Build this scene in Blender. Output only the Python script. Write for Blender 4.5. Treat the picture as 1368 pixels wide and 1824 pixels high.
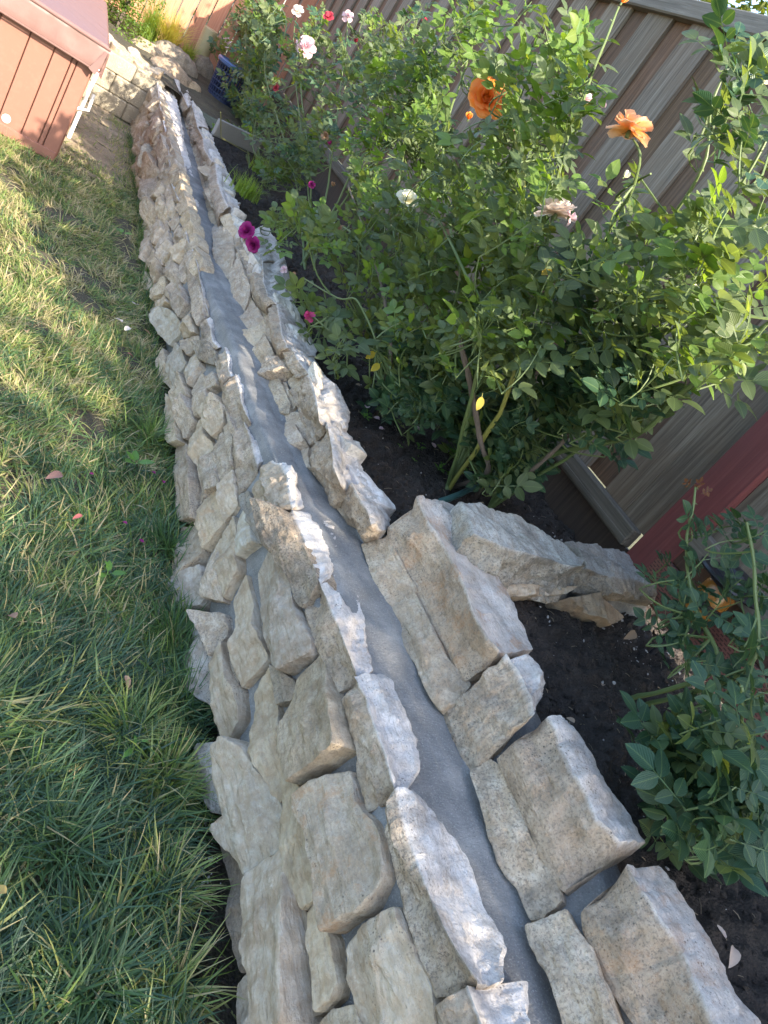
import bpy, math, random
import numpy as np
from mathutils import Vector, Matrix, noise

# ------------------------------------------------------------------ scene, camera, light
for o in list(bpy.data.objects): bpy.data.objects.remove(o)
S = bpy.context.scene
COL = S.collection
CX, CY, FP, H = 684.0, 912.0, 1345.0, 1.5      # photo centre, focal length in photo pixels, eye height
def _n(v): return v/np.linalg.norm(v)
_dn = _n(np.array([-1200-CX, 3320-CY, FP])); _fw = np.array([183-CX, -245-CY, FP]); _fw = _n(_fw-_dn*_fw.dot(_dn))
RM = np.array([np.cross(_fw, -_dn), _fw, -_dn])
cd = bpy.data.cameras.new('camera'); cam = bpy.data.objects.new('camera', cd); COL.objects.link(cam)
r_, d_, f_ = RM[:, 0], RM[:, 1], RM[:, 2]
cam.matrix_world = Matrix(((r_[0], -d_[0], -f_[0], 0), (r_[1], -d_[1], -f_[1], 0), (r_[2], -d_[2], -f_[2], H), (0, 0, 0, 1)))
cd.sensor_fit = 'VERTICAL'; cd.sensor_height = 36; cd.lens = FP/1824*36; cd.clip_start = .05; cd.clip_end = 500
S.camera = cam

SUN_EL, SUN_AZ = 31.0, 159.0                   # azimuth from +Y towards +X
W = bpy.data.worlds.new('World'); S.world = W; W.use_nodes = True
nt = W.node_tree; nt.nodes.clear()
sky = nt.nodes.new('ShaderNodeTexSky'); sky.sky_type = 'NISHITA'; sky.sun_disc = False
sky.sun_elevation = math.radians(SUN_EL); sky.sun_rotation = math.radians(SUN_AZ)
sky.air_density = 1.0; sky.dust_density = 1.5; sky.ozone_density = 1.0
bg = nt.nodes.new('ShaderNodeBackground'); bg.inputs[1].default_value = .15
wo = nt.nodes.new('ShaderNodeOutputWorld')
nt.links.new(sky.outputs[0], bg.inputs[0]); nt.links.new(bg.outputs[0], wo.inputs[0])
sd = bpy.data.lights.new('sun', 'SUN'); sd.energy = 3.7; sd.angle = math.radians(.5); sd.color = (1, .9, .74)
so = bpy.data.objects.new('sun', sd); COL.objects.link(so)
e_, a_ = math.radians(SUN_EL), math.radians(SUN_AZ)
SUND = Vector((math.sin(a_)*math.cos(e_), math.cos(a_)*math.cos(e_), math.sin(e_)))
so.rotation_euler = SUND.to_track_quat('Z', 'Y').to_euler(); so.location = SUND*20
S.view_settings.view_transform = 'Standard'; S.view_settings.look = 'None'
S.view_settings.exposure = 2.2; S.view_settings.gamma = 1; S.view_settings.use_curve_mapping = False
S.render.engine = 'CYCLES'

# ------------------------------------------------------------------ placing: a photo pixel onto a real surface
def ray(p): return RM @ _n(np.array([p[0]-CX, p[1]-CY, FP]))
def onz(p, z): d = ray(p); return np.array([0, 0, H]) + d*((z-H)/d[2])
def onx(p, x): d = ray(p); return np.array([0, 0, H]) + d*(x/d[0])
def ony(p, y): d = ray(p); return np.array([0, 0, H]) + d*(y/d[1])
CR = {'A': (300, 900, 2.736), 'B': (350, 1300, 2.487), 'D': (800, 1250, 2.408), 'E': (640, 850, 2.443), 'G': (500, 700, 4.275),
      '1': (230, 130, 6.08), '2': (230, 400, 5.472), '3': (270, 600, 4.56), '4': (400, 350, 4.275), '5': (300, 820, 4.56),
      '6': (310, 1080, 4.56), 'F': (0, 0, 1)}
def px(c, pts):
    x0, y0, s = CR[c]; return [(x0+x/s, y0+y/s) for x, y in pts]
ip = lambda t: (lambda y: float(np.interp(y, t[0], t[1])))
ZT = ip(([0, 1.9, 2.3, 2.9, 3.3, 3.8, 4.5, 9], [.53, .53, .50, .49, .45, .41, .37, .36]))
ZC = ip(([0, 1.4, 1.9, 2.3, 2.9, 3.3, 3.8, 4.5, 9], [.515, .515, .48, .45, .44, .41, .37, .33, .32]))
ZR = ip(([0, 1.5, 1.62, 2.5, 3.2, 4, 5, 9], [.70, .70, .61, .585, .56, .51, .47, .45]))
XB = ip(([0, 1.3, 1.6, 1.9, 2.7, 3.6, 4.8, 6.3, 8], [1.24, 1.24, 1.20, 1.13, 1.10, 1.13, 1.17, 1.22, 1.24]))
XR = ip(([0, .85, 1.0, 1.4, 1.6, 2, 2.9, 4, 5, 8], [1.37, 1.31, 1.31, 1.29, 1.20, 1.16, 1.16, 1.20, 1.23, 1.28]))
XK = ip(([0, 1.4, 1.6, 1.9, 3, 8], [1.5, 1.48, 1.34, 1.27, 1.3, 1.37]))
XF = 2.5                                        # the fence plane
def SOIL(x, y):
    a = ZR(y)-.115 if y < 1.5 or y > 1.62 else .50+(.585-.50)*(1.62-y)/.12; b = .63-.05*max(0, min(1, (y-1.6)/.6))-.10*max(0, min(1, (y-3)/4))
    t = max(0, min(1, (x-XK(y))/max(.2, XF-.1-XK(y)))); t = t*t*(3-2*t)*.5+t*.5; return a+(b-a)*t
def onsoil(p):
    z = .55
    for _ in range(20): q = onz(p, z); z = .5*z+.5*SOIL(q[0], q[1])
    return onz(p, z+.012)
def onf(p, fz):
    z = .5
    for _ in range(30): z = .5*z + .5*fz(onz(p, z)[1])
    return onz(p, z)
def s1(p):
    x = .95
    for _ in range(12): x = .9+.14*onx(p, x)[2]
    return onx(p, x)
def s2(p, zr=None):
    x = 1.2; ZR_ = (lambda y: zr) if zr else ZR
    for _ in range(40):
        q = onx(p, x); y = q[1]; t = (q[2]-ZC(y))/(ZR_(y)-ZC(y)); x = .6*x+.4*(XB(y)+(XR(y)-XB(y))*max(-.3, min(1.3, t)))
    return onx(p, x)

# ------------------------------------------------------------------ mesh helpers
def mesh(name, vs, fs, mat, smooth=True, sharp=None):
    me = bpy.data.meshes.new(name); me.from_pydata([tuple(v) for v in vs], [], [tuple(f) for f in fs]); me.materials.append(mat)
    me.update()
    if smooth:
        me.polygons.foreach_set('use_smooth', [True]*len(me.polygons))
        if sharp: me.set_sharp_from_angle(angle=math.radians(sharp))
    return me
def link(name, me, parent=None, loc=None, **pr):
    o = bpy.data.objects.new(name, me); COL.objects.link(o)
    if loc is not None: o.location = loc
    if parent: o.parent = parent
    for k, v in pr.items(): o[k] = v
    return o
def root(name, label, cat, loc=(0, 0, 0), group=None, rz=0):
    o = bpy.data.objects.new(name, None); COL.objects.link(o); o.location = loc; o.rotation_euler.z = rz
    o.empty_display_size = .1; o['label'] = label; o['category'] = cat; o['kind'] = 'thing'
    if group: o['group'] = group
    return o
def tag(o, label, cat, group=None):
    o['label'] = label; o['category'] = cat; o['kind'] = 'thing'
    if group: o['group'] = group
    return o
class MB:
    def __init__(s): s.v = []; s.f = []
    def add(s, vs, fs):
        n = len(s.v); s.v += [tuple(v) for v in vs]; s.f += [tuple(i+n for i in f) for f in fs]
    def box(s, c, d, rot=None, bev=0, jit=0):
        dx, dy, dz = [q/2 for q in d]; b = min(bev, dx*.9, dy*.9, dz*.9)
        vs = []
        for sx in (-1, 1):
            for sy in (-1, 1):
                for sz in (-1, 1):
                    for k in range(3):
                        q = [sx*dx, sy*dy, sz*dz]
                        for m in range(3):
                            if m != k: q[m] -= (sx, sy, sz)[m]*b
                        vs.append(q)
        idx = {(sx, sy, sz): 3*i for i, (sx, sy, sz) in enumerate([(a, b2, c2) for a in (-1, 1) for b2 in (-1, 1) for c2 in (-1, 1)])}
        fs = []
        for k in range(3):
            a, b2 = [(1, 2), (2, 0), (0, 1)][k]
            for sg in (-1, 1):
                ring = []
                for u, w in ((-1, -1), (1, -1), (1, 1), (-1, 1)):
                    t = [0, 0, 0]; t[k] = sg; t[a] = u; t[b2] = w; ring.append(idx[tuple(t)]+k)
                fs.append(ring if sg > 0 else ring[::-1])
        if b > 0:
            for k in range(3):
                a, b2 = [(1, 2), (2, 0), (0, 1)][k]
                for u in (-1, 1):
                    for w in (-1, 1):
                        t0 = [0, 0, 0]; t0[k] = -1; t0[a] = u; t0[b2] = w; t1 = list(t0); t1[k] = 1
                        i0, i1 = idx[tuple(t0)], idx[tuple(t1)]
                        q = [i0+a, i1+a, i1+b2, i0+b2]; fs.append(q if u*w > 0 else q[::-1])
            for t, i in idx.items():
                q = [i, i+1, i+2]; fs.append(q if t[0]*t[1]*t[2] > 0 else q[::-1])
        M = rot.to_3x3() if rot is not None else Matrix.Identity(3)
        vs = [M @ Vector(v) + Vector(c) for v in vs]
        s.add(vs, fs)
    def tube(s, pts, rad, seg=6, cap=True):
        pts = [Vector(p) for p in pts]; n = len(pts)
        if not hasattr(rad, '__len__'): rad = [rad]*n
        vs = []; up = Vector((.13, .31, .94)); prev = None
        for i, p in enumerate(pts):
            t = (pts[min(i+1, n-1)]-pts[max(i-1, 0)])
            t = t.normalized() if t.length > 1e-9 else Vector((0, 0, 1))
            a = prev if prev is not None else t.cross(up)
            a = a - t*a.dot(t)
            if a.length < 1e-4: a = t.orthogonal()
            a.normalize(); prev = a; b = t.cross(a)
            for k in range(seg):
                an = 2*math.pi*k/seg; vs.append(p+(a*math.cos(an)+b*math.sin(an))*rad[i])
        fs = [(i*seg+k, i*seg+(k+1) % seg, (i+1)*seg+(k+1) % seg, (i+1)*seg+k) for i in range(n-1) for k in range(seg)]
        if cap: fs += [tuple(range(seg-1, -1, -1)), tuple((n-1)*seg+k for k in range(seg))]
        s.add(vs, fs)
    def lathe(s, prof, c=(0, 0, 0), seg=20, rot=None):
        vs = []; M = rot if rot is not None else Matrix.Identity(3)
        for r, z in prof:
            for k in range(seg):
                an = 2*math.pi*k/seg; vs.append(M @ Vector((r*math.cos(an), r*math.sin(an), z))+Vector(c))
        n = len(prof)
        fs = [(i*seg+k, i*seg+(k+1) % seg, (i+1)*seg+(k+1) % seg, (i+1)*seg+k) for i in range(n-1) for k in range(seg)]
        fs += [tuple(range(seg-1, -1, -1)), tuple((n-1)*seg+k for k in range(seg))]
        s.add(vs, fs)
    def me(s, name, mat, smooth=True, sharp=35): return mesh(name, s.v, s.f, mat, smooth, sharp)
    def obj(s, name, mat, parent=None, smooth=True, sharp=35, **pr): return link(name, s.me(name, mat, smooth, sharp), parent, **pr)
fbm = lambda p, o=4: noise.fractal(Vector(p), 1.0, 2.0, o)

# ------------------------------------------------------------------ materials
class NT:
    def __init__(s, name):
        s.m = bpy.data.materials.new(name); s.m.use_nodes = True; s.t = s.m.node_tree
        s.b = s.t.nodes['Principled BSDF']; s.out = s.t.nodes['Material Output']
    def n(s, ty, **k):
        q = s.t.nodes.new('ShaderNode'+ty)
        for a, v in k.items(): setattr(q, a, v)
        return q
    def l(s, a, b): s.t.links.new(a, b)
    def val(s, sock, v):
        if hasattr(v, 'is_linked') or hasattr(v, 'links'): s.l(v, sock)
        else: sock.default_value = v
    def coord(s, scale=(1, 1, 1), kind='Object', seed=True, rot=(0, 0, 0)):
        c = s.n('TexCoord'); m = s.n('Mapping'); m.inputs['Scale'].default_value = scale; m.inputs['Rotation'].default_value = rot
        s.l(c.outputs[kind], m.inputs[0])
        if seed:
            oi = s.n('ObjectInfo'); mu = s.n('Math', operation='MULTIPLY'); mu.inputs[1].default_value = 37.0
            s.l(oi.outputs['Random'], mu.inputs[0]); s.l(mu.outputs[0], m.inputs['Location'])
        return m.outputs[0]
    def noise(s, co, sc, det=4, rough=.55, dist=0):
        q = s.n('TexNoise'); q.inputs['Scale'].default_value = sc; q.inputs['Detail'].default_value = det
        q.inputs['Roughness'].default_value = rough; q.inputs['Distortion'].default_value = dist; s.l(co, q.inputs['Vector']); return q.outputs['Fac']
    def vor(s, co, sc, feat='F1'):
        q = s.n('TexVoronoi'); q.feature = feat; q.inputs['Scale'].default_value = sc; s.l(co, q.inputs['Vector']); return q.outputs['Distance']
    def ramp(s, f, stops, interp='LINEAR'):
        q = s.n('ValToRGB'); q.color_ramp.interpolation = interp; e = q.color_ramp.elements
        while len(e) < len(stops): e.new(.5)
        for i, (p, c) in enumerate(stops):
            e[i].position = p; e[i].color = (*c, 1) if hasattr(c, '__len__') else (c, c, c, 1)
        s.l(f, q.inputs[0]); return q.outputs[0]
    def mix(s, f, a, b, mode='MIX'):
        q = s.n('Mix', data_type='RGBA', blend_type=mode); s.val(q.inputs[0], f)
        for sk, v in ((q.inputs[6], a), (q.inputs[7], b)):
            if isinstance(v, tuple): sk.default_value = (*v, 1) if len(v) == 3 else v
            else: s.l(v, sk)
        return q.outputs[2]
    def math(s, op, a, b=0.0):
        q = s.n('Math', operation=op); s.val(q.inputs[0], a); s.val(q.inputs[1], b); return q.outputs[0]
    def attr(s, name, ty='OBJECT', out='Fac'):
        q = s.n('Attribute'); q.attribute_type = ty; q.attribute_name = name; return q.outputs[out]
    def bump(s, h, st=.5, dist=.01, prev=None):
        q = s.n('Bump'); q.inputs['Strength'].default_value = st; q.inputs['Distance'].default_value = dist; s.l(h, q.inputs['Height'])
        if prev is not None: s.l(prev, q.inputs['Normal'])
        return q.outputs[0]
    def set(s, col=None, rough=None, nor=None, **k):
        if col is not None:
            if isinstance(col, tuple): s.b.inputs['Base Color'].default_value = (*col, 1)
            else: s.l(col, s.b.inputs['Base Color'])
        if rough is not None: s.val(s.b.inputs['Roughness'], rough)
        if nor is not None: s.l(nor, s.b.inputs['Normal'])
        for a, v in k.items(): s.b.inputs[a.replace('_', ' ')].default_value = v
        return s.m

def stone_mat():
    m = NT('stone'); co = m.coord(); cs = m.coord(scale=(9, 1.3, 9)); cl = m.coord(scale=(1, .45, 1))
    big = m.noise(co, 7, 5, .6); mid = m.noise(co, 28, 6, .65); fine = m.noise(co, 160, 5, .7); st = m.noise(cs, 9, 6, .65, .8)
    base = m.ramp(big, [(.25, (.29, .22, .15)), (.5, (.41, .325, .235)), (.75, (.55, .46, .355))])
    base = m.mix(m.math('MULTIPLY', m.ramp(mid, [(.42, 0), (.68, 1)]), .5), base, (.56, .53, .47))
    base = m.mix(m.math('MULTIPLY', m.ramp(st, [(.35, 1), (.55, 0)]), .30), base, (.23, .20, .17))
    cm_ = m.math('MULTIPLY', m.attr('pale', 'GEOMETRY'), m.ramp(mid, [(.30, .55), (.62, 1)])); base = m.mix(cm_, base, (.68, .67, .67))  # cap tops painted paler: sky light put into the colour, with bleached stone
    # weathering: dark grime in patches, black lichen dots, rust, pale crystals
    gr = m.math('MULTIPLY', m.ramp(m.noise(co, 11, 6, .7), [(.47, 0), (.66, 1)]), m.attr('grime'))
    base = m.mix(m.math('MULTIPLY', gr, .7), base, (.13, .115, .10))
    speck = m.math('MULTIPLY', m.ramp(fine, [(.50, 0), (.60, 1)]), m.attr('grime'))
    base = m.mix(m.math('MULTIPLY', m.math('MULTIPLY', speck, .75), m.math('SUBTRACT', 1.0, m.math('MULTIPLY', m.attr('pale', 'GEOMETRY'), .6))), base, (.13, .11, .09))
    patch = m.ramp(m.noise(cl, 9, 3, .6), [(.50, 0), (.60, 1)])
    dots = m.ramp(m.vor(co, 95), [(.13, 1), (.24, 0)]); d2 = m.ramp(m.vor(co, 210), [(.15, 1), (.26, 0)])
    dm = m.math('MULTIPLY', m.math('MULTIPLY', m.math('MAXIMUM', dots, m.math('MULTIPLY', d2, .7)), patch), m.attr('lichen'))
    base = m.mix(m.math('MINIMUM', dm, .85), base, (.055, .05, .045))
    ru = m.math('MULTIPLY', m.ramp(m.noise(co, 14, 5, .75), [(.50, 0), (.62, 1)]), m.math('MULTIPLY', m.attr('rust'), .6))
    base = m.mix(m.math('MINIMUM', ru, .8), base, (.36, .19, .075))
    pale = m.math('MULTIPLY', m.ramp(m.noise(co, 55, 6, .8), [(.55, 0), (.68, 1)]), .30)
    base = m.mix(pale, base, (.62, .59, .53))
    oi = m.n('ObjectInfo'); base = m.mix(1.0, base, oi.outputs['Color'], 'MULTIPLY')
    h = m.math('ADD', m.math('MULTIPLY', st, .7), m.math('ADD', m.math('MULTIPLY', mid, .6), m.math('MULTIPLY', fine, .22)))
    nb = m.bump(h, .9, .014); fl = m.vor(m.coord(scale=(2.2, 1, 2.2)), 16, 'SMOOTH_F1'); nb = m.bump(fl, .5, .012, nb); pit = m.ramp(m.vor(co, 120), [(0, 0), (.22, 1)])
    nb = m.bump(pit, .35, .003, nb)
    return m.set(base, .88, nb)
def mortar_mat():
    m = NT('mortar'); co = m.coord(seed=False); a = m.noise(co, 9, 6, .6); g = m.noise(co, 230, 4, .75); st = m.noise(m.coord(scale=(14, 1, 14), seed=False), 5, 4)
    c = m.ramp(a, [(.3, (.14, .138, .133)), (.5, (.20, .197, .19)), (.70, (.31, .30, .28))])
    c = m.mix(m.math('MULTIPLY', m.ramp(g, [(.56, 0), (.66, 1)]), .55), c, (.46, .45, .43))
    c = m.mix(m.math('MULTIPLY', m.ramp(g, [(.34, 1), (.42, 0)]), .55), c, (.06, .06, .06))
    c = m.mix(m.math('MULTIPLY', m.ramp(st, [(.5, 0), (.7, 1)]), .25), c, (.30, .26, .21))
    return m.set(c, .93, m.bump(g, .9, .004, m.bump(m.noise(m.coord(scale=(1, 3, 1), seed=False), 22, 5, .6, 1.5), .55, .008, m.bump(a, .5, .01))))
def soil_mat(name, dk, lt, sc=1.0):
    m = NT(name); co = m.coord(seed=False); a = m.noise(co, 6*sc, 8, .7); b = m.noise(co, 70*sc, 6, .7); v = m.vor(co, 130*sc)
    c = m.ramp(a, [(.3, dk), (.7, lt)]); c = m.mix(m.math('MULTIPLY', m.ramp(b, [(.55, 0), (.72, 1)]), .5), c, tuple(min(1, q*2.2) for q in lt))
    return m.set(c, .95, m.bump(m.math('ADD', b, m.math('MULTIPLY', v, -.6)), .9, .012))
def wood_mat(name, cols, grain=(40, 40, 1.2), kn=True, tint=None, rough=.85):
    m = NT(name); co = m.coord(scale=grain); a = m.noise(co, 1.6, 7, .7, .6); b = m.noise(m.coord(), 3.2, 4, .6); f = m.noise(co, 6, 5, .7)
    c = m.ramp(a, [(.28, cols[0]), (.5, cols[1]), (.72, cols[2])])
    c = m.mix(m.math('MULTIPLY', m.ramp(b, [(.45, 0), (.7, 1)]), .45), c, cols[3])
    if kn:
        k = m.vor(m.coord(scale=(5.5, 5.5, 1.7)), 1.0); c = m.mix(m.ramp(k, [(.05, .9), (.10, 0)]), c, (.035, .025, .018))
    oi = m.n('ObjectInfo'); c = m.mix(1.0, c, oi.outputs['Color'], 'MULTIPLY')
    return m.set(c, rough, m.bump(m.math('ADD', a, m.math('MULTIPLY', f, .5)), .5, .004))
def leaf_mat(name, cols, trans=.45, gl=.42, vein=True):
    m = NT(name); oi = m.n('ObjectInfo'); geo = m.n('NewGeometry')
    rnd = m.math('FRACT', m.math('ADD', m.math('MULTIPLY', geo.outputs['Random Per Island'], .6), oi.outputs['Random']), 0)
    c = m.ramp(rnd, [(i/(len(cols)-1), q) for i, q in enumerate(cols)])
    n = m.noise(m.coord(), 60, 4); c = m.mix(m.math('MULTIPLY', m.ramp(n, [(.4, 0), (.7, 1)]), .22), c, (.16, .2, .07))
    m.set(c, gl); m.b.inputs['Specular IOR Level'].default_value = .45
    uv = m.n('UVMap'); sp = m.n('SeparateXYZ'); m.l(uv.outputs[0], sp.inputs[0])
    if vein:
        w = m.n('TexWave'); w.wave_type = 'BANDS'; w.bands_direction = 'X'; w.inputs['Scale'].default_value = 2.6
        cm = m.n('CombineXYZ'); m.l(m.math('SUBTRACT', sp.outputs[1], m.math('MULTIPLY', m.math('ABSOLUTE', m.math('SUBTRACT', sp.outputs[0], .5)), 1.1)), cm.inputs[0])
        m.l(cm.outputs[0], w.inputs['Vector']); m.l(m.bump(w.outputs['Fac'], .35, .002), m.b.inputs['Normal'])
        mid = m.ramp(m.math('ABSOLUTE', m.math('SUBTRACT', sp.outputs[0], .5)), [(.015, 1), (.05, 0)])
        c2 = m.mix(m.math('MULTIPLY', mid, .35), c, (.20, .27, .10)); m.l(c2, m.b.inputs['Base Color']); c = c2
    tr = m.n('BsdfTranslucent'); tc = m.mix(1.0, c, (2.1, 1.95, .55), 'MULTIPLY'); m.l(tc, tr.inputs[0])
    mx = m.n('MixShader'); mx.inputs[0].default_value = trans; m.l(m.b.outputs[0], mx.inputs[1]); m.l(tr.outputs[0], mx.inputs[2]); m.l(mx.outputs[0], m.out.inputs[0])
    return m.m
def petal_mat(name, inner, outer, trans=.4, alt=None):
    m = NT(name); alt = alt or outer; uv = m.n('UVMap'); sp = m.n('SeparateXYZ'); m.l(uv.outputs[0], sp.inputs[0])
    oi = m.n('ObjectInfo'); c = m.ramp(sp.outputs[1], [(.15, inner), (.85, outer)]); c = m.mix(m.math('MULTIPLY', oi.outputs['Random'], .85), c, alt); n = m.noise(m.coord(scale=(1, 1, 1)), 90, 3)
    c = m.mix(m.math('MULTIPLY', n, .25), c, inner); m.set(c, .55)
    tr = m.n('BsdfTranslucent'); m.l(c, tr.inputs[0]); mx = m.n('MixShader'); mx.inputs[0].default_value = trans
    m.l(m.b.outputs[0], mx.inputs[1]); m.l(tr.outputs[0], mx.inputs[2]); m.l(mx.outputs[0], m.out.inputs[0]); return m.m
def grass_mat():
    m = NT('grass_blade'); t = m.attr('tint', 'GEOMETRY'); h = m.attr('along', 'GEOMETRY')
    c = m.ramp(t, [(0, (.042, .088, .052)), (.25, (.065, .125, .055)), (.42, (.085, .155, .048)), (.57, (.15, .22, .05)), (.68, (.24, .27, .08)), (.82, (.38, .31, .16)), (1, (.46, .37, .23))])
    c = m.mix(m.math('MULTIPLY', m.ramp(h, [(0, 1), (.4, 0)]), .45), c, (.20, .17, .08))
    m.set(c, .5); tr = m.n('BsdfTranslucent'); m.l(m.mix(1.0, c, (1.3, 1.6, .6), 'MULTIPLY'), tr.inputs[0]); mx = m.n('MixShader'); mx.inputs[0].default_value = .35
    m.l(m.b.outputs[0], mx.inputs[1]); m.l(tr.outputs[0], mx.inputs[2]); m.l(mx.outputs[0], m.out.inputs[0]); return m.m
def plain(name, col, rough=.6, bump=0, sc=60, var=.25, **k):
    m = NT(name); co = m.coord(); n = m.noise(co, sc, 5, .65); n2 = m.noise(co, sc/8, 4, .6)
    c = m.mix(m.math('MULTIPLY', n2, var), col, tuple(q*.55 for q in col)); c = m.mix(m.math('MULTIPLY', m.ramp(n, [(.5, 0), (.7, 1)]), var*.8), c, tuple(min(1, q*1.5+.02) for q in col))
    return m.set(c, rough, m.bump(n, bump, .004) if bump else None, **k)
M_ST = stone_mat(); M_MO = mortar_mat()
M_SOIL = soil_mat('garden_soil', (.017, .013, .010), (.058, .045, .036)); M_TURF = soil_mat('turf_soil', (.035, .028, .018), (.10, .085, .05)); M_SAND = soil_mat('dry_dirt', (.20, .15, .095), (.36, .29, .20))
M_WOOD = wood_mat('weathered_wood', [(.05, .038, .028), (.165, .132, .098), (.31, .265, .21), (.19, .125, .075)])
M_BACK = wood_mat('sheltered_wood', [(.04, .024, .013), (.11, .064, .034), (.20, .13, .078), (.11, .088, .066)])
M_REDP = wood_mat('red_painted_wood', [(.10, .032, .03), (.15, .045, .04), (.19, .07, .06), (.11, .05, .045)], kn=False)
M_FARF = wood_mat('reddish_fence_wood', [(.26, .11, .065), (.38, .17, .10), (.48, .25, .16), (.33, .17, .12)])
M_DARKW = wood_mat('dark_damp_wood', [(.03, .02, .015), (.06, .04, .028), (.10, .068, .045), (.05, .035, .03)])
M_RAIL = wood_mat('rail_wood', [(.085, .074, .06), (.18, .158, .13), (.29, .26, .22), (.15, .125, .095)], grain=(40, 1.2, 40), kn=False)
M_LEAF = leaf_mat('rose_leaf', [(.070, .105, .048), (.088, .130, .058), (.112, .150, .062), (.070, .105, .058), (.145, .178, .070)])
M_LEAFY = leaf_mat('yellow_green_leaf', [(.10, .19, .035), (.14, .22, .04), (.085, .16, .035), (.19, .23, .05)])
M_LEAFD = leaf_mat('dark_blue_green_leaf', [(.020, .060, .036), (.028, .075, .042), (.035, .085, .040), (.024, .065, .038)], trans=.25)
M_YLEAF = leaf_mat('yellowed_leaf', [(.42, .33, .03), (.50, .38, .04), (.38, .24, .03)])
M_REDL = leaf_mat('young_red_leaf', [(.12, .03, .025), (.16, .05, .03), (.12, .03, .025)])
M_WEED = leaf_mat('weed_leaf', [(.10, .24, .05), (.13, .28, .055), (.085, .20, .045)], vein=False)
M_TREE = leaf_mat('tree_leaf', [(.05, .08, .02), (.09, .12, .03), (.035, .06, .02), (.12, .13, .04)], vein=False)
M_CANE = plain('green_cane', (.11, .15, .05), .55, .2); M_CANEY = plain('yellow_cane', (.26, .25, .06), .5, .2); M_BARK = plain('woody_cane', (.12, .09, .07), .85, .6, 90)
M_GRASS = grass_mat()
ROSE = {'orange': petal_mat('orange_petal', (.95, .22, .01), (.97, .48, .18), alt=(.95, .33, .03)), 'peach': petal_mat('peach_petal', (.96, .55, .08), (.96, .62, .42), alt=(.95, .48, .26)),
        'blush': petal_mat('blush_petal', (.80, .66, .48), (.82, .70, .66)), 'cream': petal_mat('cream_petal', (.78, .74, .42), (.80, .78, .66)),
        'magenta': petal_mat('magenta_petal', (.22, .02, .12), (.50, .03, .25), alt=(.30, .015, .16)), 'pink': petal_mat('pink_petal', (.80, .62, .60), (.78, .55, .60)),
        'pinkdead': petal_mat('withered_pink_petal', (.55, .10, .22), (.62, .05, .20)), 'brown': petal_mat('withered_brown_petal', (.45, .30, .16), (.36, .20, .12)),
        'red': petal_mat('red_petal', (.40, .03, .05), (.45, .05, .08))}

# ------------------------------------------------------------------ ground
def grid_obj(name, xs, ys, fz, mat, **pr):
    nx, ny = len(xs), len(ys); vs = [(x, y, fz(x, y)) for y in ys for x in xs]
    fs = [(j*nx+i, j*nx+i+1, (j+1)*nx+i+1, (j+1)*nx+i) for j in range(ny-1) for i in range(nx-1)]
    return link(name, mesh(name, vs, fs, mat), None, **pr)
def lawn_z(x, y):
    z = .012*fbm((x*3, y*3, 0), 3)-.012
    if x > .80 and y < 1.4: z -= .03*min(1, (x-.80)/.06)*min(1, (1.4-y)/.3)
    return z
M_FARG = soil_mat('far_ground', (.05, .055, .025), (.12, .11, .06), .4)
b = MB(); b.add([(-250, -250, -.10), (250, -250, -.10), (250, 250, -.10), (-250, 250, -.10)], [(0, 1, 2, 3)]); b.obj('ground', M_FARG, smooth=False, kind='structure')
grid_obj('lawn', np.linspace(-3, 1.0, 90), np.linspace(-1.5, 7.75, 170), lawn_z, M_TURF, kind='structure')
grid_obj('dry_dirt_strip', np.linspace(.28, .92, 40), np.linspace(5.45, 7.72, 110), lambda x, y: lawn_z(x, y)+.006+.012*fbm((x*9, y*9, 4), 4)-.03*max(0, (5.9-y)), M_SAND, kind='structure')
grid_obj('soil_strip', np.linspace(.76, .95, 50), np.linspace(.0, 1.25, 150), lambda x, y: lawn_z(x, y)+.008+.022*noise.turbulence(Vector((x*30, y*30, 2)), 4, False)*.6-.022-.02*max(0, y-1.1)*5, M_SOIL, kind='structure')
def soil_z(x, y):
    return SOIL(x, y)-.025+.022*fbm((x*4, y*4, 0), 3)+.026*noise.turbulence(Vector((x*24, y*24, 0)), 5, False)-.05*max(0, min(1, (XK(y)-x)/.1))
grid_obj('garden_soil', np.linspace(1.28, 2.62, 170), np.linspace(-.6, 7.9, 800), soil_z, M_SOIL, kind='structure')

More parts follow.
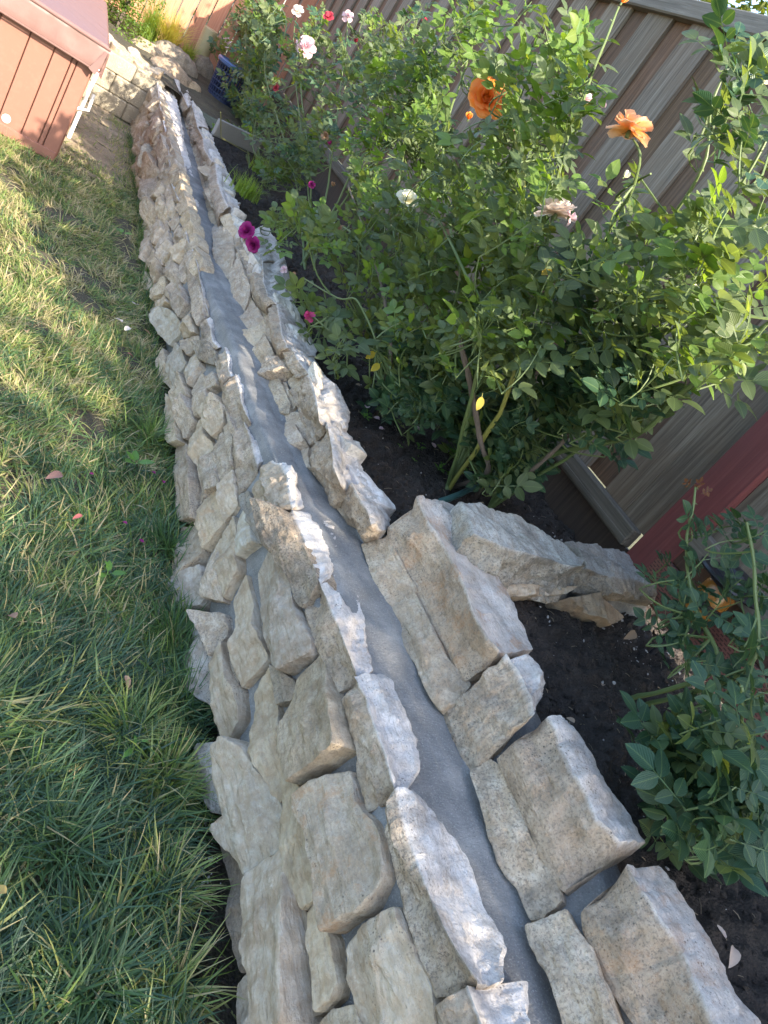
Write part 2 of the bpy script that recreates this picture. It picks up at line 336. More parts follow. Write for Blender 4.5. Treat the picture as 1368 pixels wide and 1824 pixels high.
# grass blades: one uncountable mass
def grass(name, spots, seed, L=(.05, .115), Wd=(.0018, .0058), lean=1.22):
    rng = np.random.default_rng(seed); V = []; T = []; A = []; n = len(spots)
    sp = np.array(spots); x, y, tint, sc, flow = sp.T
    ln = rng.uniform(*L, n)*sc; w = rng.uniform(*Wd, n)*np.sqrt(sc); th = flow+rng.normal(0, 1.25, n); le = np.clip(rng.normal(1.0, .35, n)*lean, .1, 1.5)
    curl = rng.uniform(.2, 1.1, n); K = 5; P = np.zeros((n, K, 2, 3)); cur = np.stack([x, y, np.array([lawn_z(a, b) for a, b in zip(x, y)])], 1)
    dx, dy = np.cos(th), np.sin(th); tw = rng.uniform(-.8, .8, n)
    for k in range(K):
        t = k/(K-1); hw = w*(1-t**1.8)*.5+.0002
        sx, sy = -dy, dx
        P[:, k, 0] = cur+np.stack([sx*hw, sy*hw, hw*tw], 1); P[:, k, 1] = cur-np.stack([sx*hw, sy*hw, hw*tw], 1)
        a = le+curl*t; st = ln/(K-1); th2 = th+tw*.5*t
        cur = cur+np.stack([np.cos(th2)*np.sin(a)*st, np.sin(th2)*np.sin(a)*st, np.maximum(np.cos(a)*st, -st*.25)], 1)
    vs = P.reshape(-1, 3); base = (np.arange(n)*K*2)[:, None, None]
    q = np.array([[2*k, 2*k+1, 2*k+3, 2*k+2] for k in range(K-1)])[None]; fs = (base+q).reshape(-1, 4)
    me = bpy.data.meshes.new(name); me.vertices.add(len(vs)); me.vertices.foreach_set('co', vs.ravel())
    me.loops.add(fs.size); me.loops.foreach_set('vertex_index', fs.ravel()); me.polygons.add(len(fs)); me.polygons.foreach_set('loop_start', np.arange(0, fs.size, 4))
    me.update(calc_edges=True); me.polygons.foreach_set('use_smooth', [True]*len(fs))
    at = me.attributes.new('tint', 'FLOAT', 'POINT'); at.data.foreach_set('value', np.repeat(tint, K*2))
    al = me.attributes.new('along', 'FLOAT', 'POINT'); al.data.foreach_set('value', np.tile(np.repeat(np.arange(K)/(K-1), 2), n))
    me.materials.append(M_GRASS); return link(name, me, None, kind='stuff')
def lawn_spots(n, x0, x1, y0, y1, seed, far=False):
    R = random.Random(seed); out = []
    while len(out) < n:
        x, y = R.uniform(x0, x1), R.uniform(y0, y1)
        edge = .79+.03*fbm((y*5, 3, 0), 2) if y < 1.0 else (.845 if y < 1.2 else .885)
        if x > edge: continue
        d = fbm((x*4.5, y*4.5, 7), 3)
        bare = .18 if y < 2.2 else .05
        if d < -.30 and R.random() > bare: continue
        if y > 5.3 and x > .30:
            k = min(1, (y-5.3)/.8); k *= 1 if x < .72 else .75
            if R.random() < k*(.93 if x < .7 else .8): continue
        if x < .36 and y > 5.45+.3*(.33-x): continue
        cl = fbm((x*7+11, y*7, 3), 3); tint = .24+.42*cl+R.gauss(0, .13)+.36*min(1, max(0, (y-1.5)/2.0))  # tint rises with distance: sunlight on the far lawn put into blade colour
        if x > .68 and y < 2.2: tint += .05
        if fbm((x*9, y*9, 21), 2) > .28: tint += .28
        if R.random() < .16: tint = R.uniform(.74, 1)
        sc = 1.15 if y < 1.3 else (.95 if y < 2.2 else .72)
        if fbm((x*6, y*6, 31), 2) > .25: sc *= 1.3
        flow = 1.0+3.4*fbm((x*2.2, y*2.2, 12), 2)
        if y < 1.45+.15*fbm((x*4, 0, 3), 2): tint -= .14  # blades darker up to the shade edge: shade put into the tint
        out.append((x, y, max(0, min(1, tint)), sc, flow))
    return out
grass('lawn_grass', lawn_spots(26000, .30, .89, .35, 1.7, 1)+lawn_spots(26000, .10, .89, 1.7, 3.4, 2)+lawn_spots(24000, -.1, .89, 3.4, 7.6, 3), 5)
grass('lawn_grass', lawn_spots(16000, -1.2, .30, .0, 1.9, 4)+lawn_spots(14000, -1.6, .12, 1.9, 5.3, 6), 6)
R = random.Random(9); sp = []
for i_ in range(2600): y_ = R.uniform(.95, 7.3); sp.append((min(.905, R.gauss(.885, .012)), y_, max(0, min(1, .38+R.gauss(0, .2))), .8 if y_ > 2 else 1.0, R.uniform(0, 6.3)))
for cx_, cy_, n_, t_ in ((.775, .62, 90, .72), (.79, 1.08, 260, .62), (.76, .80, 160, .66), (.86, 1.32, 260, .3), (.85, 1.55, 240, .35), (.86, 1.95, 200, .28), (.83, 2.6, 160, .5), (.55, .9, 260, .2), (.62, .62, 300, .15), (.7, 1.2, 260, .6)):
    for k in range(n_):
        a = R.uniform(0, 6.28); r = abs(R.gauss(0, .035)); sp.append((min(.885, cx_+r*math.cos(a)), cy_+r*math.sin(a), max(0, min(1, t_+R.gauss(0, .1))), 1.25, a))
grass('grass_tufts', sp, 12, L=(.07, .13), lean=.75)
# pebbles and clods: nobody could count them
def chunk(R, r, sq=.7):
    vs = [(-1, 0, 0), (1, 0, 0), (0, -1, 0), (0, 1, 0), (0, 0, -sq), (0, 0, sq), (.62, .62, .45*sq), (-.6, .6, .5*sq), (.6, -.6, .5*sq), (-.62, -.62, .45*sq)]
    rot = Matrix.Rotation(R.uniform(0, 6.3), 3, Vector((R.uniform(-1, 1), R.uniform(-1, 1), R.uniform(-1, 1))).normalized())
    vs = [rot @ (Vector(v)*r*R.uniform(.75, 1.2)) for v in vs]
    fs = [(5, 8, 6), (5, 6, 7), (5, 7, 9), (5, 9, 8), (6, 8, 1), (7, 6, 3), (9, 7, 0), (8, 9, 2), (6, 1, 3), (7, 3, 0), (9, 0, 2), (8, 2, 1), (4, 3, 1), (4, 0, 3), (4, 2, 0), (4, 1, 2)]
    return vs, fs
b = MB(); R = random.Random(3)
for i in range(7000):
    x, y = 1.42+1.1*R.random()**1.1, R.uniform(0, 4.5); r = .0025+.013*R.random()**4; vs, fs = chunk(R, r); z = soil_z(x, y)+r*.2; b.add([v+Vector((x, y, z)) for v in vs], fs)
b.obj('soil_clods', M_SOIL, kind='stuff')
b = MB()
for i in range(1500):
    x, y = R.uniform(.80, .93), R.uniform(.3, 1.3); r = .002+.007*R.random()**4; vs, fs = chunk(R, r); b.add([v+Vector((x, y, lawn_z(x, y)+.012)) for v in vs], fs)
b.obj('soil_crumbs', M_SOIL, kind='stuff')
M_LIT = plain('dry_fibre', (.26, .20, .13), .85)
b = MB()
for i in range(520):
    x, y = 1.40+1.1*R.random(), R.uniform(.1, 4.2); l = R.uniform(.006, .035); a = R.uniform(0, 6.3); z = soil_z(x, y)+.004; dv = Vector((math.cos(a)*l, math.sin(a)*l, R.uniform(-.2, .5)*l)); w = R.uniform(.0005, .0014)
    b.tube([(x, y, z), Vector((x, y, z))+dv*.5+Vector((0, 0, l*.1)), Vector((x, y, z))+dv], w, 3, False)
b.obj('soil_litter', M_LIT, kind='stuff')
M_PEB = plain('pale_pebble', (.46, .43, .40), .85, .5, 120)
b = MB()
for i in range(420):
    if i < 120: x, y = R.gauss(.885, .018), R.gauss(.93, .06)
    elif i < 300: x, y = R.uniform(1.45, 2.4), R.uniform(.2, 3.2)
    else: x, y = R.gauss(2.25, .10), R.gauss(1.45, .16)
    r = .0015+.0065*R.random()**3; vs, fs = chunk(R, r); z = (lawn_z(x, y)+.012) if x < 1 else soil_z(x, y)+.002; b.add([v+Vector((x, y, z)) for v in vs], fs)
b.obj('pale_pebbles', M_PEB, kind='stuff')

# ------------------------------------------------------------------ stones
def terr(p, f, k=3.0):
    n_ = noise.fractal(Vector(p)*f, 1, 2, 3)*k; b_ = math.floor(n_); t = n_-b_; return (b_+min(1, max(0, (t-.35)/.22)))/k
def facets(R, n, k):
    return [(R.gauss(0, k), R.gauss(0, k), R.uniform(0, .012)) for _ in range(n)]
def resample(pts, n, closed=False):
    P = [np.array(p, float) for p in pts]
    if closed: P = P+[P[0]]
    d = [0]
    for a, c in zip(P, P[1:]): d.append(d[-1]+np.linalg.norm(c-a))
    t = np.linspace(0, d[-1], n+1)[:-1] if closed else np.linspace(0, d[-1], n)
    A = np.array(P); return np.stack([np.interp(t, d, A[:, k]) for k in range(A.shape[1])], 1)
def smooth_closed(A, k=.35, it=1):
    for _ in range(it): A = A*(1-k)+.5*k*(np.roll(A, 1, 0)+np.roll(A, -1, 0))
    return A
def slab(pts3, nrm, seed, depth=.07, proud=.018, mseg=84):
    """a split-face stone: outline on the wall face, chipped front with facets and an uneven edge"""
    R = random.Random(seed); A = np.array(pts3); c = A.mean(0); n = _n(np.array(nrm, float)); u = np.array([0, 1, 0.]); u = _n(u-n*u.dot(n)); v = np.cross(n, u)
    P2 = np.stack([(A-c) @ u, (A-c) @ v], 1); P2 = resample(P2, mseg, True); P2 = smooth_closed(P2, .5, 1)*(1.015 if mseg > 50 else 1.0)
    thin = min(np.ptp(P2[:, 0]), np.ptp(P2[:, 1])); ks = min(1.0, max(.3, thin/.085))**1.6; P2 = P2*(1.05 if thin < .085 and mseg > 50 else 1.0)
    fz = seed*7.31
    for i in range(mseg):
        q = P2[i]; r = np.linalg.norm(q)+1e-6; P2[i] = q*(1+(.0035*noise.noise(Vector((q[0]*70, q[1]*70, fz)))+.006*noise.noise(Vector((q[0]*22, q[1]*22, fz+5))))/max(r, .03))
    fc = facets(R, R.choice((2, 3, 3, 4)), .24); tl = (R.gauss(0, .06), .10+R.gauss(0, .14)); pr = proud*R.uniform(.6, 1.6)+.004
    def h(q):
        m = min(a*q[0]+b_*q[1]+c_ for a, b_, c_ in fc); m = max(m, -.030)
        s = .010*terr((q[0]*1.0, q[1]*2.4, fz), 7)+.004*noise.fractal(Vector((q[0]*9, q[1]*26, fz)), 1, 2, 4)+.004*noise.fractal(Vector((q[0]*40, q[1]*60, fz)), 1, 2, 3)
        return pr*(.35+.65*ks)+(m*.9+s)*ks+(tl[0]*q[0]+tl[1]*q[1])*(.3+.7*ks)
    rings = [(1.0, -depth, 0), (1.005, -.006, .0), (.998, 0, .86), (.975, 0, .97), (.93, 0, 1), (.87, 0, 1), (.81, 0, 1), (.74, 0, 1), (.67, 0, 1), (.60, 0, 1), (.53, 0, 1), (.46, 0, 1), (.39, 0, 1), (.32, 0, 1), (.25, 0, 1), (.18, 0, 1), (.10, 0, 1)]
    vs = []
    for s, off, k in rings:
        for q in P2:
            qq = q*s; hh = off if k == 0 else max(-.004, h(qq))*k
            vs.append(u*qq[0]+v*qq[1]+n*hh)
    vs.append(n*h((0, 0))); fs = []
    for i in range(len(rings)-1):
        for k in range(mseg): k2 = (k+1) % mseg; fs.append((i*mseg+k, i*mseg+k2, (i+1)*mseg+k2, (i+1)*mseg+k))
    b0 = (len(rings)-1)*mseg; fs += [(b0+k, b0+(k+1) % mseg, len(vs)-1) for k in range(mseg)]
    return vs, fs, c
def orient(vs, fs):
    V = np.array(vs); c = V.mean(0); s = 0
    for f in fs[::7]:
        a, b_, d = V[f[0]], V[f[1]], V[f[2]]; s += np.dot(np.cross(b_-a, d-a), (a+b_+d)/3-c)
    return fs if s > 0 else [tuple(reversed(f)) for f in fs]
def WARM(R, l=1.0):
    l *= R.uniform(.82, 1.06); w = R.uniform(0, 1); return (l*(1.04+.02*w), l*(.99-.005*w), l*(.95-.12*w), 1)
def put_stone(vs, fs, c, parent, seed, col=None, rust=0., lichen=None, grime=None, name='stone', label=None, pale=None):
    R = random.Random(seed*3+1); fs = orient(vs, fs); me = mesh(name, vs, fs, M_ST, True, 30)
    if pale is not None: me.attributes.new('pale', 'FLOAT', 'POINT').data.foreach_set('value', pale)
    o = link(name, me, parent, loc=tuple(c)); o.color = col or WARM(R, 1.12)
    o['rust'] = float(rust); o['lichen'] = float(R.uniform(0, 1.1) if lichen is None else lichen); o['grime'] = float(R.uniform(.1, .8) if grime is None else grime)
    if label: o['label'] = label
    return o
def cap(bot, rid, bak, seed, N=56, inner=.06, amp=1.0):
    """a cap stone lofted along the wall: lower front edge, ridge and rear edge of its top"""
    R = random.Random(seed); fz = seed*5.17
    B, Rr, K = resample(bot, N), resample(rid, N), resample(bak, N)
    c = (B.mean(0)+Rr.mean(0)+K.mean(0))/3; nf, ntp = 13, 9
    cyc = None; rows = []
    ff = [(R.gauss(0, .14), R.gauss(0, .12), R.uniform(0, .010)) for _ in range(3)]; ft = [(R.gauss(0, .10), R.gauss(0, .10), R.uniform(0, .006)) for _ in range(2)]
    out1 = _n(np.cross(Rr[-1]-Rr[0], Rr.mean(0)-B.mean(0))); out1 = out1 if out1[0] < 0 or abs(out1[0]) < .2 and out1[2] > 0 else -out1
    ms = (B.mean(0)-Rr.mean(0)); up = np.array([0, 0, 1.])
    if np.dot(out1, (B.mean(0)+Rr.mean(0))/2-c) < 0: out1 = -out1
    for i in range(N):
        t = i/(N-1); e = min(1, min(i, N-1-i)/1.5); row = []
        sw = t*np.linalg.norm(Rr[-1]-Rr[0])
        jr = .005*noise.noise(Vector((sw*22, fz, 0)))+.003*noise.noise(Vector((sw*70, fz, 3)))
        jk = .010*noise.noise(Vector((sw*16, fz, 7)))+.006*noise.noise(Vector((sw*50, fz, 9)))
        ax = _n(Rr[-1]-Rr[0]); hz = _n(np.cross(up, ax)); hz = hz if np.dot(hz, K.mean(0)-Rr.mean(0)) > 0 else -hz
        b_, r, k = B[i], Rr[i]+out1*jr+up*jr, K[i]+hz*jk
        wf = np.linalg.norm(r-b_); wt = np.linalg.norm(k-r); s = t*np.linalg.norm(Rr[-1]-Rr[0])
        row.append(b_-out1*inner)
        for j in range(nf):
            q = j/nf; p = b_*(1-q)+r*q; g = math.sin(math.pi*min(1, max(0, q)))
            m = min(a*(s-.1)+w*(q-.5)*wf*2+c_ for a, w, c_ in ff); m = max(-.02, min(.015, m))
            d = amp*(m*g+.010*terr((p[0]*2, p[1], p[2]*2+fz), 8)*(.2+g)+.004*noise.fractal(Vector((p[0]*22, p[1]*9, p[2]*22+fz)), 1, 2, 4)*(.3+g)+.0035*noise.fractal(Vector((p[0]*60, p[1]*45, p[2]*60+fz)), 1, 2, 3)) + .012*math.sin(math.pi*q)*e - (.006 if j == 0 else 0)
            row.append(p+out1*d)
        row.append(r)
        for j in range(1, ntp+1):
            q = j/ntp; p = r*(1-q)+k*q; g = math.sin(math.pi*q)
            m = min(a*(s-.1)+w*(q-.5)*wt*2+c_ for a, w, c_ in ft); m = max(-.012, min(.008, m))
            d = amp*(m*g+.006*terr((p[0]*2, p[1], p[2]*2+fz), 9)*(.2+g)+.004*noise.fractal(Vector((p[0]*16, p[1]*9, p[2]*22+fz)), 1, 2, 4)+.003*noise.fractal(Vector((p[0]*60, p[1]*50, p[2]*60+fz)), 1, 2, 3))-(.006 if j == ntp else 0)
            row.append(p+up*d)
        row.append(k-up*inner+hz*.004); rows.append(row)
    L = len(rows[0]); cr = [np.mean(r, 0) for r in rows]
    allr = []
    for i, row in enumerate(rows):
        sc = {0: .985, N-1: .985}.get(i, 1.0); allr.append([cr[i]+(p-cr[i])*sc for p in row])
    vs = [p-c for row in allr for p in row]
    fs = [(i*L+k, i*L+(k+1) % L, (i+1)*L+(k+1) % L, (i+1)*L+k) for i in range(N-1) for k in range(L)]
    for i in (0, N-1):
        ax = _n(Rr[-1]-Rr[0])*(1 if i else -1)*.004; n0 = len(vs)
        vs += [allr[i][k]*.5+cr[i]*.5-c+ax for k in range(L)]; vs.append(cr[i]-c+ax)
        for k in range(L):
            k2 = (k+1) % L; q = (i*L+k, i*L+k2, n0+k2, n0+k); tr = (n0+k, n0+k2, n0+L)
            fs += [q, tr] if i else [q[::-1], tr[::-1]]
    global PALE
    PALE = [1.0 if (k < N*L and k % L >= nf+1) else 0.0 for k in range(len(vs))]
    return vs, fs, c
PALE = None

wall = root('stone_retaining_wall', 'long two-tier dry-laid stone retaining wall with a grey mortar channel along the lawn', 'retaining wall', (0, 0, 0))
# mortar core
def core():
    ys = np.linspace(-.4, 7.95, 420); rows = []
    for y in ys:
        zt, zc, zr, xb, xr, xk = ZT(y), ZC(y), (.66 if y < 1.52 else .575 if y < 2 else ZR(y)-.03), XB(y), XR(y)+.01, XK(y)-.02; pr = []
        for t in np.linspace(0, 1, 22): z = -.12+(zt-.055+.12)*t; pr.append((.9+.14*z+.020+.05*min(1, max(0, (.09-z)/.1)), z))
        for t in np.linspace(0, 1, 5)[1:]: pr.append((.9+.14*zt+.012+.07*t, zt-.055+(zc-zt+.055)*t))
        for t in np.linspace(0, 1, 8)[1:]: pr.append((.9+.14*zt+.085+(xb+.012-.9-.14*zt-.085)*t, zc+.004*math.sin(t*3.14)-.006))
        for t in np.linspace(0, 1, 9)[1:]: pr.append((xb+.016+(xr-xb+.004)*t, zc-.006+(zr-.03-zc)*t))
        for t in np.linspace(0, 1, 6)[1:]: pr.append((xr+.02+(xk-xr-.045)*t, zr-.032-.01*t))
        pr += [(xk-.01, zr-.10), (xk, zr-.2), (xk, .2)]
        rows.append([(x+.006*fbm((x*14, y*14, z*14), 3), y, z+(.006*fbm((x*10, y*10, z*10+9), 3) if z > zc-.03 and x < xb else .009*fbm((x*12, y*12, z*12+5), 3))) for x, z in pr])
    L = len(rows[0]); vs = [v for r in rows for v in r]
    return vs, [(i*L+k, i*L+k+1, (i+1)*L+k+1, (i+1)*L+k) for i in range(len(rows)-1) for k in range(L-1)]
vs, fs = core(); link('mortar', mesh('mortar', vs, [f[::-1] for f in fs], M_MO), wall)

# front-face stones, traced on the wall face (crop key, outline, options)
F1 = [
 ('B', [(95,500),(150,480),(240,700),(300,1010),(215,1080),(180,960),(150,700)], dict(col=(.55,.50,.45,1), proud=.005)),
 ('B', [(165,90),(205,50),(260,90),(330,250),(375,340),(400,500),(300,590),(235,650),(190,560),(120,455),(175,390),(155,230)], dict(col=(1.05,1.04,1.0,1), proud=.035, grime=.1)),
 ('B', [(240,650),(300,590),(400,520),(440,640),(490,900),(530,1303),(390,1320),(330,1100),(270,900),(245,750)], dict(proud=.03, lichen=.1, grime=.1)),
 ('B', [(170,1130),(220,1080),(300,1020),(350,1150),(395,1400),(180,1400)], dict(proud=.012, grime=.3)),
 ('B', [(60,80),(130,60),(165,90),(155,230),(172,350),(120,380),(70,350)], dict(col=(.93,.97,1.04,1), proud=.02)),
 ('B', [(390,300),(440,210),(480,330),(590,660),(590,700),(490,800),(430,640),(395,450)], dict(proud=.012, grime=.1, lichen=.1)),
 ('B', [(486,345),(530,420),(590,600),(588,650),(530,510)], dict(col=(.6,.57,.52,1), proud=.004)),
 ('B', [(505,820),(575,735),(600,900),(655,1110),(650,1160),(580,1240),(560,1100),(520,950)], dict(proud=.018)),
 ('B', [(440,690),(500,830),(550,1000),(575,1230),(530,1260),(500,1000)], dict(col=(.62,.58,.52,1), proud=.004)),
 ('B', [(490,300),(560,240),(690,180),(720,330),(820,450),(855,660),(800,770),(610,910),(600,800),(590,640),(540,440),(500,380)], dict(proud=.028, rust=1.0, col=(1.08,1.05,1.0,1), grime=.35)),
 ('B', [(690,960),(750,880),(880,770),(930,880),(1030,1150),(1050,1320),(750,1320),(690,1050)], dict(proud=.012, grime=.05, lichen=.9)),
 ('B', [(560,1320),(620,1240),(720,1220),(750,1320)], dict(proud=.015)),
 ('B', [(560,1420),(750,1340),(1040,1340),(1100,1560),(600,1560)], dict()),
 ('B', [(200,1420),(380,1420),(540,1330),(600,1560),(220,1560)], dict()),
 ('A', [(620,850),(740,720),(830,930),(905,1190),(860,1220),(660,1365),(620,1280),(580,1130),(600,960)], dict(proud=.03, lichen=1.0, grime=.5, rust=.25)),
 ('A', [(430,340),(500,190),(610,380),(620,480),(720,680),(715,720),(580,825),(530,740),(490,660),(460,540)], dict(proud=.032, lichen=.3, grime=.15, col=(.92,.90,.88,1))),
 ('A', [(375,340),(430,560),(490,750),(440,810),(360,890),(335,770),(340,620),(310,470)], dict(proud=.022, grime=.1, lichen=.1)),
 ('A', [(175,300),(240,180),(270,400),(275,470),(190,460)], dict(grime=.4)),
 ('A', [(235,200),(320,50),(350,290),(350,320),(280,460),(260,330)], dict(grime=.15)),
 ('A', [(520,20),(600,40),(690,250),(735,375),(655,505),(625,460),(615,370),(545,230),(530,120)], dict(proud=.026, grime=1.0, col=(.80,.75,.68,1))),
 ('6', [(80,180),(160,110),(240,60),(270,170),(330,370),(370,650),(340,820),(230,740),(190,560),(110,380)], dict(proud=.022, col=(.95,.97,1.02,1))),
 ('6', [(250,80),(430,70),(440,230),(350,430),(300,250)], dict()),
 ('6', [(360,470),(450,320),(470,500),(550,700),(570,900),(520,980),(430,1120),(410,950),(375,650)], dict(grime=.1)),
 ('6', [(450,290),(500,270),(540,680),(485,640)], dict(col=(.7,.66,.6,1), grime=.9, proud=.008)),
 ('6', [(670,720),(790,500),(850,920),(900,1000),(960,1290),(920,1480),(830,1610),(780,1400),(700,1180),(680,900)], dict(grime=.05, lichen=.1, proud=.02)),
 ('6', [(800,480),(950,600),(980,650),(960,760),(850,800)], dict(col=(.72,.68,.62,1), proud=.0)),
 ('5', [(120,560),(240,515),(300,620),(300,740),(210,900),(110,1050),(110,800)], dict(grime=.3)),
 ('5', [(110,1050),(210,900),(285,860),(285,1130),(250,1180),(60,1290),(50,1200)], dict(col=(.97,.98,1,1))),
 ('5', [(265,540),(265,420),(340,230),(440,300),(450,500),(310,740),(300,620)], dict(rust=.9)),
 ('5', [(450,330),(440,220),(530,80),(560,300),(560,360),(450,510)], dict(grime=.05)),
 ('5', [(600,390),(720,670),(575,785),(545,700),(550,520)], dict(col=(1.15,1.2,1.2,1), grime=0, lichen=0, proud=.008)),
 ('5', [(575,300),(640,250),(740,480),(800,620),(800,690),(720,660),(650,480),(600,390)], dict(col=(.72,.74,.74,1), grime=.4, proud=.006)),
 ('3', [(190,900),(260,860),(320,900),(400,1220),(390,1500),(240,1500),(220,1250),(180,1100)], dict(rust=.4, lichen=1, proud=.03)),
 ('3', [(400,1080),(500,930),(540,1050),(570,1210),(470,1270),(400,1370)], dict(lichen=1)),
 ('3', [(520,930),(580,780),(620,900),(660,1050),(590,1170),(560,1160),(540,1050)], dict()),
 ('3', [(590,740),(640,700),(670,830),(665,1050),(640,960)], dict(grime=.8)),
 ('3', [(310,860),(420,660),(460,790),(510,900),(410,1010),(380,1080),(340,980)], dict(grime=.05, lichen=.1)),
 ('3', [(415,640),(470,570),(550,480),(600,600),(600,700),(520,830),(480,770),(460,680)], dict(lichen=.9, proud=.028)),
 ('3', [(330,420),(400,290),(480,400),(485,520),(380,670),(350,560)], dict(grime=.6)),
 ('3', [(250,640),(330,510),(365,640),(370,690),(280,840),(255,760)], dict()),
 ('3', [(190,480),(270,310),(320,430),(330,490),(250,620),(210,560)], dict()),
 ('3', [(140,720),(170,500),(230,600),(250,830),(270,860),(180,890)], dict()),
 ('3', [(130,180),(200,50),(260,100),(290,230),(170,400),(140,280)], dict(lichen=.8, col=(.98,1.0,1.0,1))),
 ('3', [(310,240),(380,100),(410,250),(330,400),(315,320)], dict(col=(1.08,1.08,1.05,1))),
 ('3', [(260,50),(390,-10),(400,60),(320,170),(290,120)], dict()),
 ('3', [(70,220),(100,100),(130,180),(160,420),(70,330)], dict(grime=.7)),
 ('3', [(480,420),(470,350),(520,300),(550,400),(490,440)], dict(grime=.7)),
 ('3', [(390,80),(490,50),(520,150),(500,220),(420,200)], dict(grime=.9, col=(.75,.73,.68,1))),
 ('3', [(610,590),(660,690),(700,790),(680,830),(640,740)], dict(grime=.9)),
 ('2', [(280,960),(350,840),(440,850),(500,970),(500,1050),(380,1170),(320,1080)], dict(col=(1.0,1.03,1.0,1))),
 ('2', [(450,700),(530,600),(580,770),(490,910),(450,820)], dict(lichen=.6)),
 ('2', [(515,920),(600,830),(650,1000),(650,1060),(530,1120)], dict()),
 ('2', [(245,660),(320,560),(380,520),(350,680),(260,760)], dict(lichen=1)),
 ('2', [(370,620),(420,700),(440,770),(370,700)], dict()),
 ('2', [(205,400),(270,260),(320,390),(310,480),(240,590)], dict(col=(1.1,1,.85,1))),
 ('2', [(270,210),(370,50),(430,220),(450,300),(330,400),(290,330)], dict(lichen=.9)),
 ('2', [(390,420),(450,340),(500,500),(470,640),(400,530)], dict()),
 ('2', [(120,560),(180,450),(230,600),(200,660),(130,600)], dict()),
 ('2', [(620,770),(680,600),(740,760),(740,900),(680,990),(640,880)], dict(grime=.8)),
 ('2', [(440,200),(490,90),(560,150),(540,240),(470,380)], dict()),
 ('2', [(150,60),(220,80),(240,240),(190,390),(160,240)], dict()),
 ('2', [(230,30),(330,-20),(350,60),(280,220),(240,200)], dict()),
 ('2', [(260,760),(350,690),(430,790),(350,835),(280,880)], dict()),
 ('1', [(120,1050),(240,880),(310,1070),(180,1190)], dict(lichen=1)),
 ('1', [(110,860),(190,660),(240,820),(160,1060)], dict(col=(1,1.04,1,1))),
 ('1', [(50,800),(130,690),(110,880),(60,950)], dict()),
 ('1', [(240,700),(330,530),(330,640),(260,760)], dict()),
 ('1', [(60,1180),(130,1150),(190,1220),(130,1390),(70,1300)], dict(col=(1.1,1,.85,1))),
 ('1', [(60,950),(110,900),(150,1070),(100,1150),(50,1100)], dict()),
 ('1', [(270,1300),(340,1160),(390,1240),(340,1370),(290,1400)], dict()),
 ('1', [(180,1190),(300,1110),(300,1300),(200,1480),(150,1380)], dict(grime=.7)),
 ('1', [(225,1500),(290,1400),(330,1500),(340,1640),(250,1824),(210,1600)], dict(col=(1.1,1.02,.88,1))),
 ('1', [(330,1500),(380,1370),(430,1480),(380,1680),(340,1620)], dict()),
 ('1', [(50,640),(130,430),(220,400),(200,560),(130,700),(50,760)], dict()),
 ('1', [(220,400),(280,230),(330,300),(250,440)], dict()),
 ('1', [(240,600),(330,440),(350,530),(260,700)], dict()),
 ('1', [(310,850),(400,700),(420,900),(330,1100)], dict(grime=.8)),
 ('1', [(130,420),(210,230),(240,160),(290,180),(220,400)], dict()),
]
for i, (c, pts, o) in enumerate(F1):
    P = [s1(p) for p in px(c, pts)]; pr = o.get('proud', .02)
    vs, fs, cc = slab(P, (-1, 0, .14), 100+i, proud=pr); put_stone(vs, fs, cc, wall, 100+i, **{k: v for k, v in o.items() if k != 'proud'})
# courses of set-back stones that show in the gaps beyond the traced ones
R = random.Random(44); z = -.02; k = 0
while z < .34:
    hh = R.uniform(.07, .10); y = 3.6+R.uniform(0, .2)
    while y < 7.8:
        L = R.uniform(.16, .34); f = lambda yy, zz: (.9+.14*zz+.010, yy, zz)
        q = [(y, z+.01), (y+L*.5, z+R.uniform(-.005, .01)), (y+L-.012, z+.012), (y+L-.01, z+hh-.01), (y+L*.5, z+hh+R.uniform(-.01, .004)), (y+.004, z+hh-.008)]
        vs, fs, cc = slab([f(*a) for a in q], (-1, 0, .14), 900+k, proud=.006, mseg=28); put_stone(vs, fs, cc, wall, 900+k); k += 1; y += L
    z += hh

